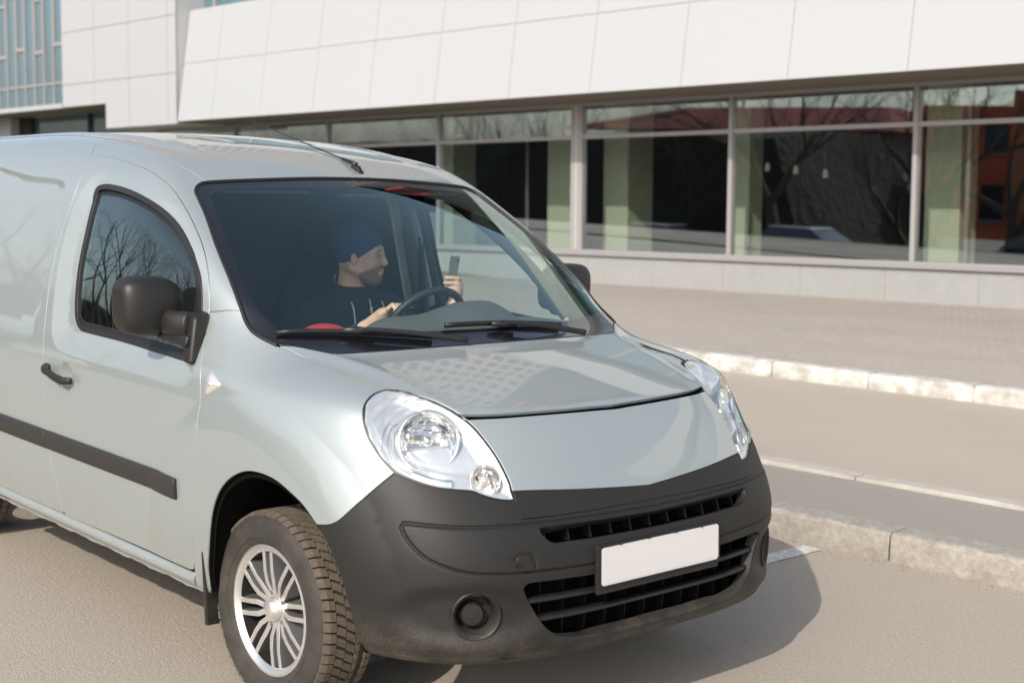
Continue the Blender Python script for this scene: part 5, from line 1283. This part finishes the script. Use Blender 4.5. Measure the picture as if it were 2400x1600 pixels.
# shop interior
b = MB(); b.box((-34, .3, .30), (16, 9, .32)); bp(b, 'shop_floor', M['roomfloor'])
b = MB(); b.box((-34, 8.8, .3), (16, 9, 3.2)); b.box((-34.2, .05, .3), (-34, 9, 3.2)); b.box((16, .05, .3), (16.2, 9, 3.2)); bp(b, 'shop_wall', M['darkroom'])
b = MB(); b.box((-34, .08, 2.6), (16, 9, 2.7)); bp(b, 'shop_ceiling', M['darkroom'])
for (u0, u1, v0, v1) in ((-5.64, -5.16, .8, 1.0), (-4.48, -4.0, .8, 1.35), (-2.07, -1.83, .8, 1.1), (.80, 1.27, .8, 1.2), (-8.05, -7.82, .8, 1.3), (-11.2, -10.8, .8, 1.2), (-14., -13.6, .8, 1.2), (4.4, 4.85, .8, 1.2), (7.2, 7.6, .8, 1.2), (10.4, 10.8, .8, 1.2)):
    b = MB(); b.box((u0, v0, .32), (u1, v1, 2.6)); bp(b, 'shop_column', M['column'], bevel=.01)
for (u, v, h) in ((-4.35, 4.6, 1.74), (-3.65, 4.4, 1.68), (-2.95, 4.2, 1.61)):
    b = MB(); b.lathe([(.015, .06), (.035, .02), (.04, -.06), (.03, -.07)], Matrix.Translation((u, v, h)), 16); b.tube([(u, v, h+.05), (u, v, 2.6)], .0005, 4); bp(b, 'pendant_lamp', M['pendant'])
# fascia: sloping soffit and inclined cladding panels
fv = lambda h: -1.2+.145*(h-2.53)
US = [-12.985, -11.88, -10.41, -8.93, -7.49, -5.96, -4.42, -2.90, -1.38, .19, 1.73, 3.28, 4.83, 6.38, 7.93, 9.48, 11.03, 12.6, 14.2, 15.8]
for a, c_ in zip(US[:-1], US[1:]):
    for h0, h1 in ((2.53, 3.545), (3.555, 4.50)):
        P = [(a+.004, fv(h0), h0), (c_-.004, fv(h0), h0), (c_-.004, fv(h0)+.04, h0), (a+.004, fv(h0)+.04, h0), (a+.004, fv(h1), h1-.004), (c_-.004, fv(h1), h1-.004), (c_-.004, fv(h1)+.04, h1-.004), (a+.004, fv(h1)+.04, h1-.004)]
        b = MB(); b.hexa(P); bp(b, 'cladding_panel', M['panel'])
b = MB(); b.hexa([(-12.965, fv(2.56)+.014, 2.56), (15.8, fv(2.56)+.014, 2.56), (15.8, -.9, 2.56), (-12.965, -.9, 2.56), (-12.965, fv(4.47)+.014, 4.47), (15.8, fv(4.47)+.014, 4.47), (15.8, -.6, 4.47), (-12.965, -.6, 4.47)]); bp(b, 'cladding_backing', M['joint'])
uu = -12.6; 
for a, c_ in zip(US[:-1], US[1:]):
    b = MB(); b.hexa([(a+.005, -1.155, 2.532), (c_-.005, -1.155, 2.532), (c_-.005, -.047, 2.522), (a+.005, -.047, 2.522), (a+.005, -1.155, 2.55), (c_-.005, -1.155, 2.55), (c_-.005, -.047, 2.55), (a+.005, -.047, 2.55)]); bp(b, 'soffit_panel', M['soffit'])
# upper window strip, parapet band
b = MB(); b.box((-12.96, -.62, 4.50), (15.8, -.58, 6.20)); bp(b, 'strip_window', M['curtain'])
for i in range(20):
    b = MB(); b.box((-12.6+i*1.45, -.68, 4.52), (-12.54+i*1.45, -.622, 6.19)); bp(b, 'mullion', M['alum'])
for a, c_ in zip(US[:-1], US[1:]):
    b = MB(); b.box((a+.006, -1.2, 6.20), (c_-.006, -1.16, 7.35)); bp(b, 'cladding_panel', M['panel'])
b = MB(); b.box((-12.96, -1.155, 6.21), (15.8, -.5, 7.33)); bp(b, 'parapet', M['joint'])
# left block, vertical cladding and curtain wall
LU = [-17.33, -16.01, -14.68, -13.30, -13.0]
for i, (a, c_) in enumerate(zip(LU[:-1], LU[1:])):
    for h0, h1 in ((2.49, 3.385), (3.395, 4.405), (4.415, 5.42), (5.43, 6.4), (6.41, 7.4)):
        hb = h0
        a2, c2 = a, c_
        if i == 0 and h0 < 3: hb = 2.96
        if i == 1 and h0 < 3:   # split at the notch
            b = MB(); b.box((-16.01+.006, -1.2, 2.96), (-15.58, -1.16, h1)); bp(b, 'cladding_panel', M['panel']); a2 = -15.585
        b = MB(); b.box((a2+.006, -1.2, hb), (c2-(.006 if c2 < -13.1 else 0), -1.16, h1)); bp(b, 'cladding_panel', M['panel'])
b = MB(); b.box((-17.33, -1.157, 2.98), (-13.015, -.2, 7.4)); b.box((-15.57, -1.157, 2.50), (-13.015, -.2, 2.98)); bp(b, 'cladding_backing', M['joint']); b = MB(); b.box((-12.965, -.93, 2.56), (-12.960, -.3, 4.4)); bp(b, 'cladding_backing', M['panel'])
b = MB(); b.hexa([(-13.015, -1.2, 2.50), (-13.0, -1.2, 2.50), (-13.0, -.2, 2.50), (-13.015, -.2, 2.50), (-13.015, -1.2, 7.4), (-13.0, -1.2, 7.4), (-13.0, -.2, 7.4), (-13.015, -.2, 7.4)]); bp(b, 'reveal_panel', M['panel'])
b = MB(); b.box((-26, -1.21, 2.95), (-17.34, -1.13, 3.04)); bp(b, 'floor_edge', M['panel'])
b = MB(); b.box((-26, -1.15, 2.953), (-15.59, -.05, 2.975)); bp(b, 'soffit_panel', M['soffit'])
b = MB(); b.box((-15.60, -1.15, 2.50), (-15.58, -.05, 2.97)); bp(b, 'notch_side', M['panel'])
cu = [-26.+.42*i for i in range(21)]
cu = [-17.34-.42*i for i in range(21)]
for i, q in enumerate(cu):
    b = MB(); b.box((q-.022, -1.175, 3.04), (q+.022, -1.12, 7.4)); bp(b, 'mullion', M['alum'])
    if i < 20:
        a = cu[i+1]+.023; c_ = q-.023
        for h0, h1 in ((3.045, 3.43), (3.48, 7.4)):
            b = MB(); b.box((a, -1.135, h0), (c_, -1.125, h1)); bp(b, 'pane', M['curtain'])
        b = MB(); b.box((a, -1.165, 3.435), (c_, -1.12, 3.475)); 
        if i % 4 == 0: b.box((a, -1.170, 4.19), (c_, -1.12, 4.26)); b.box((a, -1.168, 4.26), (a+.03, -1.12, 6.)); b.box((c_-.03, -1.168, 4.26), (c_, -1.12, 6.))
        if i % 4 == 2: b.box((a, -1.170, 4.08), (c_, -1.12, 4.15)); b.box((a, -1.168, 4.15), (a+.03, -1.12, 5.2)); b.box((c_-.03, -1.168, 4.15), (c_, -1.12, 5.2)); b.box((a, -1.168, 5.14), (c_, -1.12, 5.2))
        bp(b, 'transom', M['alum'])
# ground floor behind the raised soffit on the left
b = MB(); b.box((-26, -.3, .0), (-21.6, -.05, 2.5)); bp(b, 'entrance_pier', M['plinth'])
b = MB(); b.box((-26, -.32, 2.505), (-21.6, -.05, 2.95)); bp(b, 'entrance_lintel', M['panel'])
b = MB(); b.box((-21.6, -.12, .0), (-21.0, .0, 2.95)); bp(b, 'dark_post', M['darkroom'])
b = MB(); b.box((-21.0, -.02, 2.525), (-12.7, .03, 2.952)); bp(b, 'upper_pane', M['curtain'])
b = MB(); b.box((-18.5, -.06, 2.5), (-18.35, .0, 2.95)); bp(b, 'mullion', M['darkroom'])
b = MB(); b.box((-34, -.1, 7.402), (-13.0, 9, 7.5)); b.box((-12.96, -.5, 7.36), (15.8, 9, 7.4)); bp(b, 'roof', M['joint'])
# ------------------------------------------------------------------ apartment tower behind, seen only as a reflection in the roof, bonnet and windscreen
def azp(az, d): a = math.radians(az); return (CAM[0]*0-.5+d*math.cos(a), .0+d*math.sin(a))
def facade(p0, p1, z0, z1, nb, nf, name_w, wm, wallm, parent, inset=.12, fr=.55, nmax=150, seed=1):
    a = Vector((p0[0], p0[1], 0)); d = Vector((p1[0]-p0[0], p1[1]-p0[1], 0)); L = d.length; d.normalize(); n = Vector((d.y, -d.x, 0))
    if n.dot(Vector((-a.x, -a.y, 0))) < 0: n = -n
    b = MB(); q = [a, a+d*L]; back = -n*.6
    P = [a, a+d*L, a+d*L+back, a+back]; b.hexa([tuple(p+Vector((0, 0, z0))) for p in P]+[tuple(p+Vector((0, 0, z1))) for p in P]); b.obj('wall', wallm, parent)
    bw = L/nb; fh = (z1-z0)/nf; me = None; rest = MB(); cnt = 0
    for j in range(nf-1, -1, -1):
        for i in range(nb):
            u0 = i*bw+bw*(1-fr)/2; u1 = u0+bw*fr; h0 = z0+j*fh+fh*.30; h1 = z0+j*fh+fh*.82; w_ = u1-u0; hh = h1-h0
            c = a+d*u0+n*.02; R = Matrix(((d.x, n.x, 0, c.x), (d.y, n.y, 0, c.y), (0, 0, 1, h0), (0, 0, 0, 1))); cnt += 1
            if me is None: bb = MB(); bb.box((0, 0, 0), (w_, .05, hh), 0); bb.box((-.05, .02, -.08), (w_+.05, .09, -.001), 1); o = bb.obj('window', [wm, M['alum']], parent); me = o.data; o.matrix_basis = R
            elif cnt <= nmax: o = bpy.data.objects.new('window', me); C.objects.link(o); o.parent = parent; o.matrix_parent_inverse = PW[parent.name].inverted(); o.matrix_basis = R
            else:
                t_ = MB(); t_.box((0, 0, 0), (w_, .05, hh)); rest.add([tuple(R @ Vector(v)) for v in t_.V], t_.F)
    if rest.V: rest.obj('windows', wm, parent, kind='stuff')
    return d, n, bw, fh
p1 = azp(129, 30); p2 = azp(120, 58); p0 = azp(158, 46)
tw_ = thing('apartment_tower', 'tall pinkish grey apartment tower with rows of windows rising behind the office roof', 'building', T3(p1[0], p1[1], 0))
facade(p1, p2, 0, 28.5, 34, 22, 'window', M['towin'], M['tower'], tw_, seed=2)
facade(p0, p1, 0, 28.5, 36, 22, 'window', M['towin'], M['tower'], tw_, seed=3)
b = MB(); b.add([(p0[0], p0[1], 28.55), (p1[0], p1[1], 28.55), (p2[0], p2[1], 28.55), (p0[0]+18, p0[1]+30, 28.55)], [(0, 1, 2, 3)]); b.obj('roof', M['towerb'], tw_)
dv = Vector((p2[0]-p1[0], p2[1]-p1[1], 0)).normalized(); nv_ = Vector((dv.y, -dv.x, 0)); 
if nv_.dot(Vector((-p1[0], -p1[1], 0))) < 0: nv_ = -nv_
for (st, zz) in ((3.0, 24.8),):
    for (w0, w1, h0, h1) in ((0, 4, 0, .4), (0, 4, 2.6, 3.0), (0, .4, .4, 2.6), (3.6, 4, .4, 2.6)):
        q = [Vector((p1[0], p1[1], 0))+dv*(st+w) for w in (w0, w1)]; P = [q[0]+nv_*.1, q[1]+nv_*.1, q[1]+nv_*.35, q[0]+nv_*.35]
        b = MB(); b.hexa([tuple(p+Vector((0, 0, zz+h0))) for p in P]+[tuple(p+Vector((0, 0, zz+h1))) for p in P]); b.obj('red_frame', M['signred'], tw_)
# ------------------------------------------------------------------ across the street behind the camera: seen as reflections in the glass
rb = thing('residential_block', 'orange red rendered residential block across the street reflected in the shop glass', 'building', T3(-20, -27, 0))
facade((-26, -24.5), (-9, -27.5), -.6, 4.4, 9, 2, 'window', M['twin'], M['brickred'], rb, fr=.45, seed=4)
b = MB(); b.box((-22, -24.8, .5), (-20.2, -23.8, 4.9)); b.obj('stair_tower', M['orange'], rb)
for z in (1.0, 2.9): b = MB(); b.box((-18.5, -25.8, z), (-15.2, -25.0, z+.7)); b.obj('balcony', M['lampwhite'], rb)
lb = thing('low_building', 'long low building with a dark red roof behind the bare trees', 'building', T3(-50, -34, 0))
b = MB(); b.box((-47, -40, -2.4), (-32, -32, 3.6)); b.obj('wall', M['towerb'], lb)
b = MB(); b.hexa([(-51, -41, 3.62), (-31, -41, 3.62), (-31, -31, 3.62), (-51, -31, 3.62), (-46, -36.5, 4.9), (-34, -36.5, 4.9), (-34, -35.5, 4.9), (-46, -35.5, 4.9)]); b.obj('roof', M['roofred'], lb)
# scrubby dark bank between the street and the buildings
V = []; Fq = []; rn2 = random.Random(5); nx = 90
for i in range(nx):
    x = -90+1.6*i
    for (y, z) in ((-10.4, 0), (-11.0, 2.6), (-12.0, 4.9), (-14.5, 5.15), (-19, 5.15), (-22, 0)): V.append((x+rn2.uniform(-.3, .3), y+rn2.uniform(-.3, .3), z*(.2 if x > -23.5 else 1)*rn2.uniform(.96, 1.03)+GZ(x)))
for i in range(nx-1):
    for k in range(5): a = i*6+k; Fq.append((a, a+1, a+7, a+6))
mesh_obj('scrub_bank', V, Fq, M['scrub'], None, kind='structure')
# bare trees
def make_tree(seed, H0):
    r = random.Random(seed); trunk = MB(); tw = MB()
    def rec(p, d, L, rad, depth):
        n = 4; pts = [p]; q = Vector(p); dd = Vector(d)
        for i in range(n):
            dd = (dd+Vector((r.gauss(0, .13), r.gauss(0, .13), r.gauss(.02, .08)))).normalized(); q = q+dd*L/n; pts.append(tuple(q))
        rs = [rad*(1-.42*i/n) for i in range(n+1)]
        (trunk if depth < 2 else tw).tube(pts, rs, 6 if depth < 2 else (4 if depth < 4 else 3), caps=False)
        if depth >= 7: return
        k = r.choice((2, 3, 3)) if depth else 4
        for j in range(k):
            a = r.uniform(0, 2*math.pi); tilt = r.uniform(.35, .85) if j else r.uniform(.05, .3)
            ax = dd.orthogonal().normalized(); ax.rotate(Matrix.Rotation(a, 3, dd)); nd = (dd*math.cos(tilt)+ax*math.sin(tilt)).normalized()
            st = Vector(pts[-1 if j < 2 else r.choice((-2, -1))])
            rec(tuple(st), nd, L*r.uniform(.62, .86), rs[-1]*r.uniform(.62, .82), depth+1)
    rec((0, 0, 0), Vector((r.uniform(-.1, .1), r.uniform(-.1, .1), 1)).normalized(), H0*.26, H0*.026, 0)
    return trunk, tw
protos = []
for sd_ in (3, 8, 21):
    t_, w__ = make_tree(sd_, 9.5); protos.append((t_, w__))
tmesh = []
spots = [(-7.5, -9.5), (-11.2, -10.4), (-14.6, -9.2), (-18.5, -11.8), (-22.5, -10.6), (-27, -12.5), (-31.5, -11.5), (-9.5, -17.5), (-15.5, -19), (-24, -20), (-33, -19), (-38, -14), (-44, -17), (-5.5, -14.5), (-12.8, -14.2), (-20.5, -15.2), (-27.5, -16.2), (-36, -23), (-29, -22), (-48, -24), (-52, -15), (-60, -18), (-70, -15.5), (-42, -20), (-80, -19), (-64, -25)]
words = ['nearest to the camera side of the street', 'second along the street, thin and forked', 'third along the street with a wide fork', 'fourth along the street, leaning', 'fifth along the street', 'sixth along the street', 'seventh along the street', 'in the back row before the orange block', 'in the back row left of the orange block', 'in the back row before the low red roof', 'in the back row, far down the street', 'at the far end of the front row', 'farthest down the street', 'standing alone behind the car park edge', 'rising from the dark bank behind the first trees', 'rising from the middle of the dark bank', 'rising from the far part of the dark bank', 'beside the near end of the low red roof', 'between the orange block and the low red roof', 'beside the far end of the low red roof', 'left of the low red roof, front row', 'left of the low red roof, second row', 'near the left end of the row', 'close before the far end of the low red roof', 'at the left end of the row', 'in the back row near the left end']
for i, (x, y) in enumerate(spots):
    k = i % 3; mwt = T3(x, y, GZ(x, y)-.05) @ Matrix.Rotation(i*1.7, 4, 'Z') @ Matrix.Scale(.85+.08*(i % 5), 4)
    t = thing('bare_tree', 'leafless tree '+words[i], 'tree', mwt, 'bare street trees across the road')
    if len(tmesh) <= k:
        a = protos[k][0].obj('trunk', M['bark'], t, mw=mwt); c_ = protos[k][1].obj('crown', M['bark'], t, mw=mwt); tmesh.append((a.data, c_.data))
    else:
        for nm, me in zip(('trunk', 'crown'), tmesh[k]): o = bpy.data.objects.new(nm, me); C.objects.link(o); o.parent = t
# parked cars across the street, mirrored in the shop window
def parked(x, y, rz, paint, label):
    mwc = T3(x, y, GZ(x, y)+.60) @ Matrix.Rotation(rz, 4, 'Z'); t = thing('parked_car', label, 'car', mwc, 'cars parked across the street')
    sec = [(-2.1, .55, .80, .72), (-2.0, .35, .95, .80), (-1.3, .30, 1.02, .86), (-.9, .30, 1.04, .87), (.8, .30, .98, .87), (1.5, .30, .90, .85), (2.0, .32, .78, .78), (2.12, .45, .62, .62)]
    V = []; Fq = []; k = 12
    for (sx, zb, zt, w_) in sec:
        for j in range(k):
            a = 2*math.pi*j/k+math.pi/k; cx_, sz = math.cos(a), math.sin(a); e = .45
            V.append((sx, w_*math.copysign(abs(cx_)**e, cx_), (zb+zt)/2+(zt-zb)/2*math.copysign(abs(sz)**e, sz)))
    for i in range(len(sec)-1):
        for j in range(k): Fq.append((i*k+j, i*k+(j+1) % k, (i+1)*k+(j+1) % k, (i+1)*k+j))
    Fq += [tuple(range(k))[::-1], tuple((len(sec)-1)*k+j for j in range(k))]
    mesh_obj('body', V, Fq, paint, t, True, mw=mwc)
    b = MB(); b.hexa([(-1.9, -.72, .98), (1.0, -.74, .98), (1.0, .74, .98), (-1.9, .72, .98), (-1.3, -.56, 1.43), (.15, -.58, 1.43), (.15, .58, 1.43), (-1.3, .56, 1.43)]); b.obj('windows', M['twin'], t, mw=mwc, bevel=.06, seg=3)
    b = MB(); b.hexa([(-1.36, -.57, 1.43), (.2, -.59, 1.43), (.2, .59, 1.43), (-1.36, .57, 1.43), (-1.2, -.5, 1.47), (.05, -.5, 1.47), (.05, .5, 1.47), (-1.2, .5, 1.47)]); b.obj('roof', paint, t, mw=mwc, bevel=.02)
    for wx in (-1.3, 1.35):
        for s in (-1, 1): b = MB(); b.lathe([(.0001, .06), (.19, .07), (.20, .1), (.29, .1), (.31, .07), (.31, -.1)], T3(wx, s*.74, .31) @ frame((0, s, 0)), 24); b.obj('wheel', M['tyre'], t, mw=mwc)
    for s in (-1, 1): b = MB(); b.box((2.02, s*.62-.12, .66), (2.08, s*.62+.12, .78)); b.obj('headlight', M['chrome'], t, mw=mwc, bevel=.02)
parked(-25.6, -8.9, .08, M['carwhite'], 'white hatchback parked farthest down the street under the bare trees')
parked(-20.3, -8.9, .05, M['carwhite'], 'white hatchback parked between the farthest white one and the dark car')
parked(-12.6, -8.9, .05, M['cardark'], 'dark hatchback parked nearest to the van across the street')
